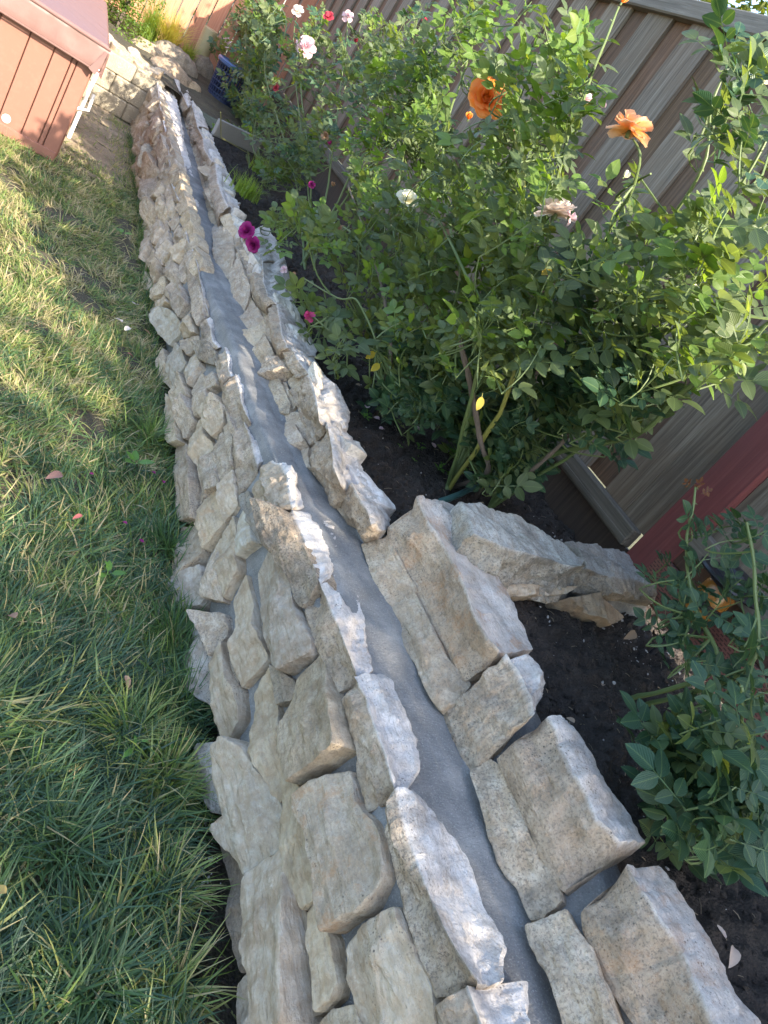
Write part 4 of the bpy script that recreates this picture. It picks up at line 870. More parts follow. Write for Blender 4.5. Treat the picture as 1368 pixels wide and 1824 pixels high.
b = MB(); b.tube([(0, 0, -.05), (0, 0, .18)], .012, 8); b.obj('post', M_BLK, ln)

# ------------------------------------------------------------------ leaves
def leaflet(L, Wd, fold, droop, off, ang, tilt, R):
    """ovate leaflet: returns verts, faces, uvs in the leaf's plane"""
    ts = [0, .12, .3, .5, .72, .9, 1]; ws = [.12, .66, .97, 1, .76, .36, .02]; V = []; U = []
    ca, sa = math.cos(ang), math.sin(ang)
    for t, w in zip(ts, ws):
        for s in (-1, 0, 1):
            x = s*w*Wd*.5; y = t*L; z = fold*abs(x)-droop*L*t*t*.5+.02*L*R.uniform(-1, 1)*(s != 0)
            x, z = x*math.cos(tilt)-z*math.sin(tilt), x*math.sin(tilt)+z*math.cos(tilt)
            V.append((off[0]+x*ca+y*sa, off[1]-x*sa+y*ca, off[2]+z)); U.append((.5+.5*s*w*.96, t))
    F = [(3*i+j, 3*i+j+1, 3*i+4+j, 3*i+3+j) for i in range(6) for j in (0, 1)]
    return V, F, U
def leaf_mesh(name, mat, seed, n=5, L=1.0, wr=.64):
    R = random.Random(seed); V = []; F = []; U = []
    pts = [(0, 1.45, 0), (-.03, 1.22, 1), (.03, 1.16, -1), (-.03, .58, 1), (.03, .52, -1)] if n == 5 else ([(0, .75, 0), (-.05, .55, 1), (.05, .55, -1)] if n == 3 else [(0, .3, 0)])
    dr = R.uniform(.1, .5)
    for i, (x, y, s) in enumerate(pts):
        ang = -s*R.uniform(.95, 1.3)+R.uniform(-.15, .15); l = L*(1 if s == 0 else (.88 if i < 3 else .7))*R.uniform(.88, 1.1)
        v, f, u = leaflet(l, l*wr*R.uniform(.9, 1.1), R.uniform(.08, .35), R.uniform(.1, .6), (x, y, -.12*dr*y*y), ang, R.uniform(-.35, .35), R)
        k = len(V); V += v; U += u; F += [tuple(q+k for q in g) for g in f]
    k = len(V); y1 = pts[0][1]; w = .022     # petiole
    for t in (0, .5, 1):
        for dx in (-w, w): V.append((dx, t*y1, -.12*dr*(t*y1)**2-.01)); U.append((.5, 0))
    F += [(k, k+1, k+3, k+2), (k+2, k+3, k+5, k+4)]
    me = mesh(name, V, F, mat); uv = me.uv_layers.new(name='UVMap'); lv = np.zeros(len(me.loops), dtype=np.int32); me.loops.foreach_get('vertex_index', lv)
    uv.data.foreach_set('uv', np.array(U)[lv].ravel()); return me
LM = {k: [leaf_mesh('rose_leaf', m, s+i*13, (5, 5, 3, 5, 5)[i % 5]) for i in range(n)] for k, m, s, n in (('g', M_LEAF, 1, 8), ('y', M_LEAFY, 50, 6), ('d', M_LEAFD, 90, 6), ('yl', M_YLEAF, 130, 2), ('r', M_REDL, 150, 2))}
LM['yl1'] = [leaf_mesh('rose_leaf', M_YLEAF, 133, 1)]
LM['big'] = [leaf_mesh('rose_leaf', M_LEAFY, 77, 1)]
def frame(y, z):
    y = Vector(y).normalized(); z = Vector(z); z = z-y*z.dot(y); z = z.normalized() if z.length > 1e-4 else y.orthogonal().normalized(); x = y.cross(z); return Matrix((x, y, z)).transposed()
def petal_mesh(mat, seed, cup=.5, wide=.95):
    R = random.Random(seed); n = 6; V = []; U = []
    for i in range(n):
        t = i/(n-1); w = wide*(.22+.78*math.sin(min(1, t*1.15+.02)*math.pi*.62)**.8)*(1 if t < .99 else .80)*.5
        for j in range(5):
            s = j/2-1; x = s*w; yy = t-(.10*s*s*t); z = cup*.55*s*s*w+.28*t*t*cup-(.24*max(0, t-.65)**1.0)*(1.1-.4*abs(s))+.035*R.uniform(-1, 1)*t+.05*t*math.sin(4*s+seed)*abs(s); V.append((x, yy, z)); U.append((.5+s*.5, t))
    F = [(5*i+j, 5*i+j+1, 5*i+6+j, 5*i+5+j) for i in range(n-1) for j in range(4)]; me = mesh('petal', V, F, mat); uv = me.uv_layers.new(name='UVMap')
    lv = np.zeros(len(me.loops), dtype=np.int32); me.loops.foreach_get('vertex_index', lv); uv.data.foreach_set('uv', np.array(U)[lv].ravel()); return me
PM = {k: [petal_mesh(m, i*7+3, c) for i, c in enumerate((.35, .6, .9))] for k, m in ROSE.items()}
def set_local(o, base, M3, loc, s=1.0):
    o.matrix_local = Matrix.Translation(Vector(loc)-Vector(base)) @ (M3.to_4x4()) @ Matrix.Diagonal((s, s, s, 1))
def rose(bush, base, loc, nrm, rad, key, style, seed, label=None, stem_to=None):
    R = random.Random(seed); M3 = frame(Vector(nrm).orthogonal(), nrm)
    b = MB(); b.lathe([(0, -.35), (.10, -.33), (.13, -.18), (.09, -.04), (0, .02)], seg=8)
    for k in range(5):
        a = k*1.2566; b.add([(.1*math.cos(a-.3), .1*math.sin(a-.3), -.1), (.1*math.cos(a+.3), .1*math.sin(a+.3), -.1), (.5*math.cos(a), .5*math.sin(a), -.22)], [(0, 1, 2)])
    me = b.me('rose_flower', M_CANE); o = link('rose_flower', me, bush); set_local(o, base, M3, loc, rad)
    if label: o['label'] = label
    lay = {'full': [(6, 1.0, 6, 0), (7, .88, 22, 0), (7, .74, 38, 0), (7, .60, 52, 1), (6, .48, 64, 1), (6, .38, 75, 1), (4, .28, 84, 2)],
           'side': [(7, 1.0, -12, 0), (6, .95, 12, 0), (6, .84, 36, 1), (5, .66, 55, 1), (5, .48, 72, 2)],
           'open': [(6, 1.0, 12, 0), (6, .88, 34, 1), (5, .62, 58, 1)],
           'loose': [(5, 1.0, 5, 0), (4, .8, 45, 1)], 'bud': [(4, .9, 80, 2), (3, .8, 85, 2)], 'wilt': [(5, .7, -40, 2), (4, .6, 40, 2), (4, .4, 75, 2)]}[style]
    for n, L, tilt, v in lay:
        a0 = R.uniform(0, 6.28)
        for k in range(n):
            a = a0+2*math.pi*k/n+R.uniform(-.15, .15); q = link('petal', PM[key][v], o); t = math.radians(tilt+R.uniform(-13, 13)); l = L*R.uniform(.9, 1.08)
            q.matrix_local = Matrix.Rotation(a, 4, 'Z') @ Matrix.Translation((0, .06, 0)) @ Matrix.Rotation(t, 4, 'X') @ Matrix.Rotation(R.uniform(-.15, .15), 4, 'Y') @ Matrix.Diagonal((l, l, l, 1))
    return o
def inpoly(p, poly):
    c = False; j = len(poly)-1
    for i in range(len(poly)):
        (xi, yi), (xj, yj) = poly[i], poly[j]
        if (yi > p[1]) != (yj > p[1]) and p[0] < (xj-xi)*(p[1]-yi)/(yj-yi)+xi: c = not c
        j = i
    return c
def curve(A, B, bend, n=8):
    A, B = Vector(A), Vector(B); return [A.lerp(B, t)+Vector(bend)*math.sin(math.pi*t) for t in np.linspace(0, 1, n)]
FLW = [Vector(onx(p_, x_))-Vector((0, 0, H)) for p_, x_ in (((865, 176), 1.4), ((880, 190), 1.4), ((834, 212), 1.42), ((990, 380), 1.4), ((725, 357), 1.35), ((1122, 232), 1.42), ((440, 412), 1.2), ((452, 436), 1.2), ((545, 84), 1.62), ((551, 563), 1.25), ((514, 485), 1.24), ((531, 20), 1.62), ((604, 409), 1.35), ((583, 250), 1.45), ((822, 620), 1.42), ((836, 680), 1.5), ((847, 740), 1.58), ((858, 790), 1.66))]
SUNF = [FLW[i]+Vector((0, 0, H)) for i in (0, 2, 3, 4, 5, 6, 8)]
class Bush:
    def __init__(s, label, base, seed, group='rose bushes growing along the fence'):
        s.base = Vector(base); s.o = root('rose_bush', label, 'rose bush', base, group); s.R = random.Random(seed); s.nodes = []; s.stems = {}; s.leaves = []
    def cane(s, pts, r0=.010, r1=.004, mat='green', use=True):
        pts = [Vector(p) for p in pts]; out = []
        if pts[0].z < .66: pts[0].z = SOIL(pts[0].x, pts[0].y)-.03
        for i in range(len(pts)-1):     # Catmull-Rom
            p0, p1, p2, p3 = pts[max(i-1, 0)], pts[i], pts[i+1], pts[min(i+2, len(pts)-1)]
            for k in range(6):
                t = k/6; out.append(.5*((2*p1)+(p2-p0)*t+(2*p0-5*p1+4*p2-p3)*t*t+(3*p1-p0-3*p2+p3)*t**3))
        out.append(pts[-1]); n = len(out); out = [p+Vector((noise.noise(p*9), noise.noise(p*9+Vector((5, 0, 0))), 0))*.008 for p in out]
        b = MB(); b.tube([p-s.base for p in out], [(r0+(r1-r0)*i/(n-1))*(1+.12*math.sin(i*2.1)) for i in range(n)], 7)
        if mat != 'bark':
            for i in range(2, n, 2):   # thorns
                d = Vector((s.R.uniform(-1, 1), s.R.uniform(-1, 1), s.R.uniform(-.3, .3))).normalized(); p = out[i]-s.base; r = r0*.9; u = d.orthogonal().normalized()*.003
                b.add([p+d*r*.5+u, p+d*r*.5-u, p+d*r*.5+d.cross(u), p+d*(r+.007)-Vector((0, 0, .003))], [(0, 1, 3), (1, 2, 3), (2, 0, 3)])
        b.obj('cane', {'green': M_CANE, 'yellow': M_CANEY, 'bark': M_BARK}[mat], s.o); s.nodes += out[n//3:] if use else []
    def shoot(s, tip, kinds, L=.22, leaf=.05, n=7, up=.75):
        R = s.R; tip = Vector(tip); near = min(s.nodes, key=lambda q: (q-tip).length+.5*max(0, q.z-tip.z+.05)+.10*noise.noise(q*23+tip*9)); v = (near-tip)
        if v.length > .38: return None
        d = Vector((R.gauss(0, .35), R.gauss(0, .35), up)).normalized()
        ln_ = min(L, v.length*.8+.03); A = tip-d*ln_*R.uniform(.8, 1.2); path = curve(near, A, (R.gauss(0, .02), R.gauss(0, .02), -.02), 5)[:-1]+curve(A, tip, (R.gauss(0, .01), R.gauss(0, .01), 0), 6)
        m = len(path); b = s.stems.setdefault('g', MB()); b.tube([p-s.base for p in path], [.0035-.0018*i/(m-1) for i in range(m)], 4, False)
        a = R.uniform(0, 6.28)
        for k in range(n):
            t = (k+.3)/n; p = A.lerp(tip, t)+Vector((R.gauss(0, .004),)*3); a += 2.4; o = Vector((math.cos(a), math.sin(a), R.uniform(-.1, .7)+.5*t)).normalized()
            z = Vector((R.gauss(0, .4)-.25, R.gauss(0, .4)-.45, .8)); sc = 1.2*leaf*R.uniform(.65, 1.15)*(1-.35*max(0, t-.6)/.4)
            c_ = p+o*sc; dd = c_-Vector((0, 0, H))
            if any((c_-(Vector((0, 0, H))+f_*max(0, min(1, dd.dot(f_)/f_.length_squared)))).length < .045 and dd.length < f_.length+.03 for f_ in FLW): continue
            if any((c_-q_).dot(SUND) > 0 and ((c_-q_)-SUND*(c_-q_).dot(SUND)).length < .055 for q_ in SUNF): continue
            s.leaves.append((p, o, z, sc, R.choice(kinds)))
        return d
    def fill(s, poly, xr, count, kinds, zmin=.68, zmax=2.5, **k):
        xs_, ys_ = [p[0] for p in poly], [p[1] for p in poly]; n = 0; t = 0
        while n < count and t < count*80:
            t += 1; p = (s.R.uniform(min(xs_), max(xs_)), s.R.uniform(min(ys_), max(ys_)))
            if not inpoly(p, poly): continue
            q = onx(p, s.R.uniform(*xr))
            if q[2] < zmin or q[2] > zmax or (q[0] < XK(q[1]) and q[2] < ZR(q[1])+.06): continue
            n += s.shoot(q, kinds, **k) is not None
    def done(s):
        if 'g' in s.stems: s.stems['g'].obj('twigs', M_CANE, s.o, kind='stuff')
        cp = Vector((0, 0, H)); s.leaves.sort(key=lambda l: -(l[3]/(l[0]-cp).length)); rest = {}
        for i, (p, o, z, sc, kd) in enumerate(s.leaves):
            me = s.R.choice(LM[kd]); M3 = frame(o, z)
            if i < 296:
                q = link('leaf', me, s.o); set_local(q, s.base, M3, p, sc)
            else: rest.setdefault(me.name, (me, []))[1].append(Matrix.Translation(p-s.base) @ M3.to_4x4() @ Matrix.Diagonal((sc, sc, sc, 1)))
        if rest:
            VV = []; FF = []; UU = []; mi = []; mats = []; k = 0
            for me, Ms in rest.values():
                nv = len(me.vertices); co = np.zeros(nv*3); me.vertices.foreach_get('co', co); co = np.c_[co.reshape(-1, 3), np.ones(nv)]; fs = [list(p.vertices) for p in me.polygons]
                uv = np.zeros(len(me.loops)*2); me.uv_layers[0].data.foreach_get('uv', uv)
                if me.materials[0] not in mats: mats.append(me.materials[0])
                m_i = mats.index(me.materials[0])
                for M in Ms:
                    VV.append((co @ np.array(M).T)[:, :3]); FF += [[q+k for q in f] for f in fs]; k += nv; UU.append(uv); mi += [m_i]*len(fs)
            me = bpy.data.meshes.new('leaf_mass'); me.from_pydata(np.concatenate(VV).tolist(), [], FF); [me.materials.append(m) for m in mats]
            me.polygons.foreach_set('material_index', mi); me.polygons.foreach_set('use_smooth', [True]*len(FF)); u = me.uv_layers.new(name='UVMap'); u.data.foreach_set('uv', np.concatenate(UU)); me.update()
            link('leaf_mass', me, s.o, kind='stuff')
P = lambda x, y, d: onx((x, y), d)
def ground_pt(p, x): q = onz(p, .6); return (x if x else q[0], q[1], SOIL(q[0], q[1])-.03)

# B1 the tall bush with the orange roses
B = Bush('tall rose bush with the big open orange rose, in front of the grey fence', (1.78, 2.13, .60), 1)
B.cane([(1.78, 2.13, .60), P(850, 740, 1.75), P(870, 600, 1.65)], .010, .007)
B.cane([(1.80, 2.15, .60), P(905, 700, 1.6), P(925, 500, 1.5), P(932, 400, 1.45), P(930, 300, 1.42), P(900, 215, 1.4)], .009, .0045, 'yellow')
B.cane([(1.80, 2.15, .60), P(850, 650, 1.6), P(800, 400, 1.6), P(790, 250, 1.6), P(830, 120, 1.6), P(870, 0, 1.6)], .009, .004)
B.cane([(1.80, 2.15, .60), P(930, 600, 1.7), P(980, 400, 1.6), P(1010, 250, 1.5), P(1060, 120, 1.45), P(1102, 12, 1.42)], .009, .0035)
B.cane([(1.80, 2.15, .60), P(860, 600, 1.4), P(820, 470, 1.35), P(760, 360, 1.35), P(728, 365, 1.35)], .007, .003)
B.fill([(800,90),(850,0),(980,0),(1060,20),(1050,150),(1010,210),(900,230),(880,150)], (1.3, 1.65), 34, 'yyg', leaf=.050, L=.16)
B.fill([(780,200),(1020,200),(1000,330),(950,420),(880,420),(800,330)], (1.25, 1.7), 44, 'yggg', leaf=.048, L=.16)
B.fill([(740,330),(880,400),(1060,380),(1060,480),(1010,620),(830,620),(760,560),(730,430)], (1.25, 1.75), 56, 'ggggy', leaf=.048, L=.16)
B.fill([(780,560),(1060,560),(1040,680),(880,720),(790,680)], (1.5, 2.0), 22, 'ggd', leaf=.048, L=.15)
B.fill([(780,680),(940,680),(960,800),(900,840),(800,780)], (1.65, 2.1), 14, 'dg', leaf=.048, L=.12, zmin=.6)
B.done()
rose(B.o, B.base, P(865, 176, 1.36), (-.30, -.85, .35), .078, 'orange', 'full', 1, 'large open bright orange rose')
rose(B.o, B.base, P(834, 212, 1.42), (-.4, -.3, .8), .030, 'orange', 'bud', 2, 'small half-opened orange bud below the large orange rose')
rose(B.o, B.base, P(990, 380, 1.4), (-.25, .35, .9), .062, 'blush', 'side', 3, 'pale cream rose seen from the side against the fence')
rose(B.o, B.base, P(1016, 388, 1.42), (.5, -.2, .5), .030, 'pink', 'wilt', 4)
rose(B.o, B.base, P(725, 357, 1.35), (-.4, -.5, .7), .045, 'cream', 'open', 5, 'small pale greenish cream rose')
rose(B.o, B.base, P(1108, 4, 1.42), (0, 0, 1), .028, 'orange', 'bud', 6)
rose(B.o, B.base, P(915, 222, 1.45), (.2, -.4, .7), .030, 'brown', 'wilt', 7)
rose(B.o, B.base, P(1044, 178, 1.5), (0, -.5, .7), .030, 'pink', 'loose', 8); rose(B.o, B.base, P(1070, 190, 1.52), (0, -.5, .7), .022, 'pink', 'bud', 9)
# old pruned woody stem in front of it
# B2 the mid bush leaning over the wall with the magenta rose
B = Bush('broad rose bush leaning over the stone wall with a magenta double rose', (1.62, 2.62, .58), 2)
B.cane([(1.62, 2.62, .58), P(692, 660, 1.5), P(690, 560, 1.45), P(660, 440, 1.4), P(620, 330, 1.4)], .011, .004, 'bark')
B.cane([(1.62, 2.62, .58), P(700, 600, 1.6), P(640, 430, 1.4), P(560, 390, 1.32), P(500, 395, 1.25), P(462, 405, 1.22)], .007, .003)
B.cane([(1.62, 2.62, .58), P(680, 650, 1.5), P(640, 540, 1.35), P(600, 530, 1.3), P(540, 495, 1.25)], .006, .003)
B.cane([(1.62, 2.62, .58), P(690, 650, 1.5), P(640, 610, 1.35), P(590, 590, 1.28), P(560, 565, 1.25)], .005, .003)
B.cane([(1.62, 2.62, .58), P(720, 560, 1.6), P(700, 400, 1.6), P(720, 280, 1.6), P(740, 180, 1.6)], .008, .003)
B.cane([(1.62, 2.62, .58), P(760, 620, 1.6), P(780, 520, 1.5), P(800, 430, 1.5)], .006, .003)
B.fill([(560,330),(640,290),(760,330),(800,440),(820,560),(780,640),(700,620),(640,520),(560,450)], (1.3, 1.7), 58, 'ggggy', leaf=.044, L=.14, zmin=.66)
B.fill([(480,385),(560,360),(640,400),(620,470),(560,470),(500,430)], (1.22, 1.4), 14, 'gggy', leaf=.048, L=.10, zmin=.64)
B.fill([(535,500),(620,540),(640,620),(600,640),(560,600)], (1.24, 1.36), 6, 'g', leaf=.055, L=.08, zmin=.60)
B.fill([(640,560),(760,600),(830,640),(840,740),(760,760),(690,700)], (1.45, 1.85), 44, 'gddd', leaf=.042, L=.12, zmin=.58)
B.fill([(600,120),(780,80),(800,330),(640,330),(560,230)], (1.4, 1.9), 60, 'ggyy', leaf=.044, L=.14)
B.done()
rose(B.o, B.base, P(440, 412, 1.2), (-.6, -.5, .3), .050, 'magenta', 'full', 11, 'bright magenta double rose hanging over the wall'); rose(B.o, B.base, P(452, 436, 1.2), (-.5, -.6, -.2), .045, 'magenta', 'full', 12)
rose(B.o, B.base, P(551, 563, 1.25), (-.8, -.3, .1), .034, 'pinkdead', 'wilt', 13, 'withered bright pink rose over the wall top')
rose(B.o, B.base, P(506, 480, 1.24), (-.4, -.3, .7), .026, 'pink', 'wilt', 14); rose(B.o, B.base, P(522, 490, 1.24), (-.2, -.3, .8), .024, 'brown', 'wilt', 15)
rose(B.o, B.base, P(604, 409, 1.35), (-.3, -.6, .6), .026, 'brown', 'loose', 16); rose(B.o, B.base, P(579, 242, 1.45), (-.3, -.6, .6), .036, 'brown', 'wilt', 17); rose(B.o, B.base, P(588, 256, 1.45), (-.5, -.6, .3), .030, 'magenta', 'bud', 18)
rose(B.o, B.base, P(555, 328, 1.4), (-.5, -.6, .3), .030, 'magenta', 'wilt', 19); rose(B.o, B.base, P(592, 330, 1.4), (-.2, -.6, .6), .024, 'brown', 'bud', 20); rose(B.o, B.base, P(655, 100, 1.6), (-.2, -.6, .6), .028, 'red', 'bud', 20); rose(B.o, B.base, P(757, 38, 1.7), (-.2, -.6, .6), .028, 'red', 'wilt', 22)
for x_, y_ in ((680, 645), (672, 625), (860, 700), (988, 470)):
    q = link('leaf', LM['yl1'][0], B.o); set_local(q, B.base, frame((-.5+(x_%7)*.1, -.4, -.6), (-.3, -.6, .7)), P(x_, y_, 1.42), .042); q['label'] = 'yellowed rose leaf'
# B3 B4 farther bushes
B = Bush('pale pink and white rose bush in the middle of the bed', (1.80, 4.6, .50), 3)
for tp in ((545, 95), (620, 40), (530, 25), (480, 60), (700, 60), (740, 120), (460, 200)):
    B.cane([(1.80+B.R.uniform(-.05, .05), 4.6+B.R.uniform(-.1, .1), .50), P(560+(tp[0]-560)*.4, 330, 1.78), P(tp[0]-8, tp[1]+70, 1.68), P(*tp, 1.65)], .008, .003)
B.fill([(440,0),(800,0),(790,120),(620,200),(560,330),(480,330),(430,150)], (1.5, 2.1), 120, 'ggggyd', leaf=.046, L=.18, zmin=.6, n=7)
B.done()
for i, (x_, y_, r_0, k_, st) in enumerate(((545, 84, .075, 'pink', 'side'), (531, 20, .05, 'blush', 'loose'), (620, 28, .055, 'pink', 'wilt'), (586, 30, .04, 'red', 'loose'), (491, 156, .04, 'red', 'wilt'), (634, 75, .03, 'red', 'bud'))):
    rose(B.o, B.base, P(x_, y_, 1.62), (-.4, -.6, .5), r_0, k_, st, 30+i)
B = Bush('tall leafy rose bush farthest along the fence beside the blue basket', (1.85, 7.0, .45), 4)
for tp in ((350, 30), (380, 10), (430, 20), (400, 120), (470, 60), (440, 10), (500, 10)):
    B.cane([(1.85+B.R.uniform(-.1, .1), 7.0+B.R.uniform(-.2, .2), .45), P(440+(tp[0]-440)*.4, 200, 1.85), P(tp[0]+8, tp[1]+50, 1.75), P(*tp, 1.72)], .010, .004)
B.fill([(335,0),(500,0),(480,160),(520,330),(450,300),(420,180),(410,90),(350,50)], (1.5, 2.1), 110, 'gggyd', leaf=.055, L=.2, zmin=.52, n=7)
B.done()
for i, (x_, y_, k_) in enumerate(((373, 13, 'pink'), (402, 75, 'pink'), (458, 55, 'blush'), (415, 40, 'brown'))): rose(B.o, B.base, P(x_, y_, 1.7), (-.4, -.7, .4), .06, k_, 'loose', 50+i)
# B5 the right bush arching along the fence
B = Bush('sprawling rose bush with arching canes and a peach rose against the fence boards', (1.98, 2.1, .60), 5)
B.cane([(1.96, 2.18, .60), P(872, 858, 1.9), P(905, 858, 1.88), P(950, 838, 1.85), P(1000, 790, 1.82), P(1040, 745, 1.8)], .010, .006, 'bark')
B.cane([(1.84, 2.2, .60), P(866, 845, 1.76), P(857, 790, 1.66), P(842, 710, 1.54), P(830, 650, 1.46), P(815, 592, 1.40)], .009, .011, 'bark', False)
B.cane([(1.98, 2.1, .60), P(970, 815, 1.9), P(1060, 795, 1.85), P(1150, 765, 1.8), P(1210, 700, 1.75), P(1290, 640, 1.7), P(1380, 570, 1.65)], .010, .006)
B.cane([(1.98, 2.1, .60), P(1000, 700, 1.9), P(1060, 600, 1.8), P(1130, 520, 1.7), P(1230, 420, 1.6), P(1300, 360, 1.55), P(1375, 230, 1.5)], .008, .004)
B.cane([(1.98, 2.1, .60), P(1040, 560, 1.8), P(1080, 420, 1.6), P(1130, 330, 1.5), P(1140, 280, 1.45), P(1124, 245, 1.42)], .007, .003)
B.cane([(1.98, 2.1, .60), P(1100, 600, 1.8), P(1180, 420, 1.6), P(1250, 300, 1.5), P(1270, 180, 1.45), P(1312, 95, 1.42)], .007, .003)
B.cane([(1.98, 2.1, .60), P(1080, 760, 1.9), P(1150, 640, 1.8), P(1190, 580, 1.7), P(1230, 525, 1.65)], .007, .003)
B.cane([(1.98, 2.1, .60), P(1090, 440, 1.7), P(1100, 350, 1.6), P(1160, 310, 1.5)], .006, .003)
B.fill([(1060,400),(1130,320),(1240,360),(1290,280),(1368,260),(1368,640),(1240,640),(1180,560),(1090,520)], (1.35, 1.9), 50, 'ggggyy', leaf=.050, L=.15)
B.fill([(1270,60),(1380,80),(1380,300),(1290,300),(1255,200)], (1.35, 1.7), 8, 'ggd', leaf=.052, L=.14)
B.fill([(1020,400),(1110,420),(1160,560),(1200,680),(1100,700),(1000,640),(980,540)], (1.5, 2.0), 30, 'ggdd', leaf=.050, L=.15)
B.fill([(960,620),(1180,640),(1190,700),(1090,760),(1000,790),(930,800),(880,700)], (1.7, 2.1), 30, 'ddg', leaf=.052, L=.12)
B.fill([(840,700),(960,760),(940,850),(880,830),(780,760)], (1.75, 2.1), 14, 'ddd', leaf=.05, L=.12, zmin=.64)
B.done()
rose(B.o, B.base, P(1122, 232, 1.42), (-.15, .25, .95), .064, 'peach', 'side', 60, 'peach orange double rose standing alone against the fence boards'); 
for x_, y_, k_ in ((1312, 95, 'cream'), (1232, 518, 'cream'), (943, 143, 'cream'), (1112, 315, 'cream'), (1360, 148, 'cream')): rose(B.o, B.base, P(x_, y_, 1.43), (.3, .1, .9), .020, k_, 'bud', int(x_))
for x_, y_, sc in ((1075, 330, .06), (985, 300, .10)):
    q = link('leaf', LM['big'][0], B.o); set_local(q, B.base, frame((0, .1, 1) if sc < .08 else (.1, 0, -1), (-.5, -.8, .1)), P(x_, y_, 1.42), sc)
# B6 slender bush and B7 low bush at the right edge
B = Bush('slender young rose with thorny stem beside the black lantern', (2.02, 1.12, .60), 6)
B.cane([(2.02, 1.12, .60), P(1275, 1190, 1.98), P(1238, 1080, 1.95), P(1222, 970, 1.92), P(1240, 868, 1.9)], .008, .0035)
B.cane([(2.06, 1.10, .60), P(1330, 1190, 2.0), P(1345, 1050, 1.95), P(1330, 930, 1.9)], .008, .004)
B.fill([(1190,990),(1260,900),(1270,1000),(1300,1060),(1290,1180),(1200,1200)], (1.85, 2.05), 15, 'd', leaf=.042, L=.10, n=3)
B.fill([(1300,870),(1368,850),(1380,1300),(1290,1240),(1310,1000)], (1.85, 2.15), 15, 'd', leaf=.045, L=.12, n=4)
B.done()
for dx, dy in ((0, 0), (8, 8), (-12, -4)):
    q = link('leaf', LM['r'][0], B.o); set_local(q, B.base, frame((dx-2, .3, 6), (-.4, -.8, .3)), P(1240+dx, 872+dy, 1.9), .018); q['label'] = 'young red leaf at the stem tip'
B = Bush('low leafy rose bush with big blue green leaves over the bare soil', (1.95, .72, .60), 7)
for tp in ((1180, 1290), (1200, 1450), (1290, 1500), (1340, 1330), (1260, 1360), (1370, 1450), (1320, 1220)):
    B.cane([(1.95, .72, .60), P(1300+(tp[0]-1300)*.5, 1400+(tp[1]-1400)*.4, 1.80), P(*tp, 1.62)], .007, .003)
B.fill([(1150,1280),(1220,1270),(1368,1270),(1368,1500),(1270,1530),(1200,1470),(1210,1400)], (1.5, 1.78), 32, 'ddddg', leaf=.050, L=.10, n=5, zmin=.64)
B.done()

# ------------------------------------------------------------------ weeds, petals, fallen leaves
def weed(px_, z, r, n, label, seed, mat=M_WEED, x=None, wr=.55, cat='weed', lift=.35):
    R = random.Random(seed); p = onsoil(px_) if z > .3 else onz(px_, z); z = p[2]; rt = root('weed', label, cat, (p[0], p[1], z-.008))
    for k in range(n):
        a = k*2.4; l = r*R.uniform(.7, 1.1)*(.55 if k > n*.6 else 1); v, f, u = leaflet(1, wr, .15, .5, (0, .35, 0), 0, 0, R)
        v += [(-.03, 0, 0), (.03, 0, 0), (.03, .4, 0), (-.03, .4, 0)]; f = f+[(21, 22, 23, 24)]
        me = mesh('leaf', v, f, mat); uv = me.uv_layers.new(name='UVMap'); q = link('leaf', me, rt); q.matrix_local = Matrix.Translation((0, 0, .01+.02*(k > n*.6)+r*.02*k)) @ Matrix.Rotation(a, 4, 'Z') @ Matrix.Rotation(lift+R.uniform(0, .3), 4, 'X') @ Matrix.Diagonal((l*.75,)*3+(1,))
    return rt
weed((648, 745), .58, .035, 9, 'small bright green clover-like weed right behind the upper wall stones', 1)
weed((745, 800), .58, .034, 8, 'lone bright green weed on the soil between two petals', 2)
weed((712, 797), .58, .018, 6, 'tiny pale green seedling on the soil beside a slightly larger weed', 3)
weed((738, 822), .585, .018, 6, 'tiny green seedling just below the lone bright weed', 8)
for i, (q, r, n, lb) in enumerate((((803, 812), .055, 9, 'tallest rosette of the bright green weed clump'), ((780, 838), .035, 12, 'left spreading rosette of the bright green weed clump'), ((820, 838), .038, 12, 'right spreading rosette of the bright green weed clump'), ((800, 852), .032, 10, 'lowest rosette of the bright green weed clump near the hose'))):
    weed(q, .60, r, n, lb, 20+i)
weed((240, 1332), .04, .045, 3, 'bright green broad leaf weed flat in the near lawn', 31, wr=.4, lift=.15); weed((312, 1328), .045, .045, 3, 'bright green broad leaf weed at the edge of the near lawn', 32, wr=.5, lift=.3)
weed((238, 828), .04, .07, 5, 'broad-leaved green weed in the lawn close to the wall foot', 33); weed((190, 1025), .035, .05, 4, 'round-leaved dark weed in the shaded lawn', 34); weed((215, 418), .04, .07, 5, 'small green weed in the far lawn near the wall shadow', 35)
def petal(px_, z, key, r, label, grp, cat='petal', nm='fallen_petal', seed=0):
    R = random.Random(seed+int(px_[0]*7)); p = onsoil(px_) if z > .3 else onz(px_, z); z = p[2]; o = link(nm, PM[key][R.choice((0, 1))], None, (p[0], p[1], z+.004)); o.rotation_euler = (R.uniform(-.3, .3), R.uniform(-.3, .3), R.uniform(0, 6.3)); o.scale = (r, r, r); return tag(o, label, cat, grp)
for p in ((275, 845), (290, 862), (225, 935), (247, 962), (158, 845)): petal(p, .05, 'magenta', .016, 'small purple petal fallen on the lawn near the wall', 'purple petals on the lawn')
for p in ((238, 542), (205, 568), (222, 590)): petal(p, .05, 'blush', .035, 'white petal fallen on the grass near the far wall foot', 'white petals on the grass')
for p in ((665, 745), (675, 765), (735, 750), (740, 760), (617, 658), (768, 790), (652, 728)): petal(p, .615, 'pink', .026, 'pale pink petal fallen on the dark soil behind the wall', 'pale petals on the soil')
petal((1275, 1650), .60, 'blush', .028, 'white torn petal on the bare soil near the last wall stone', None)
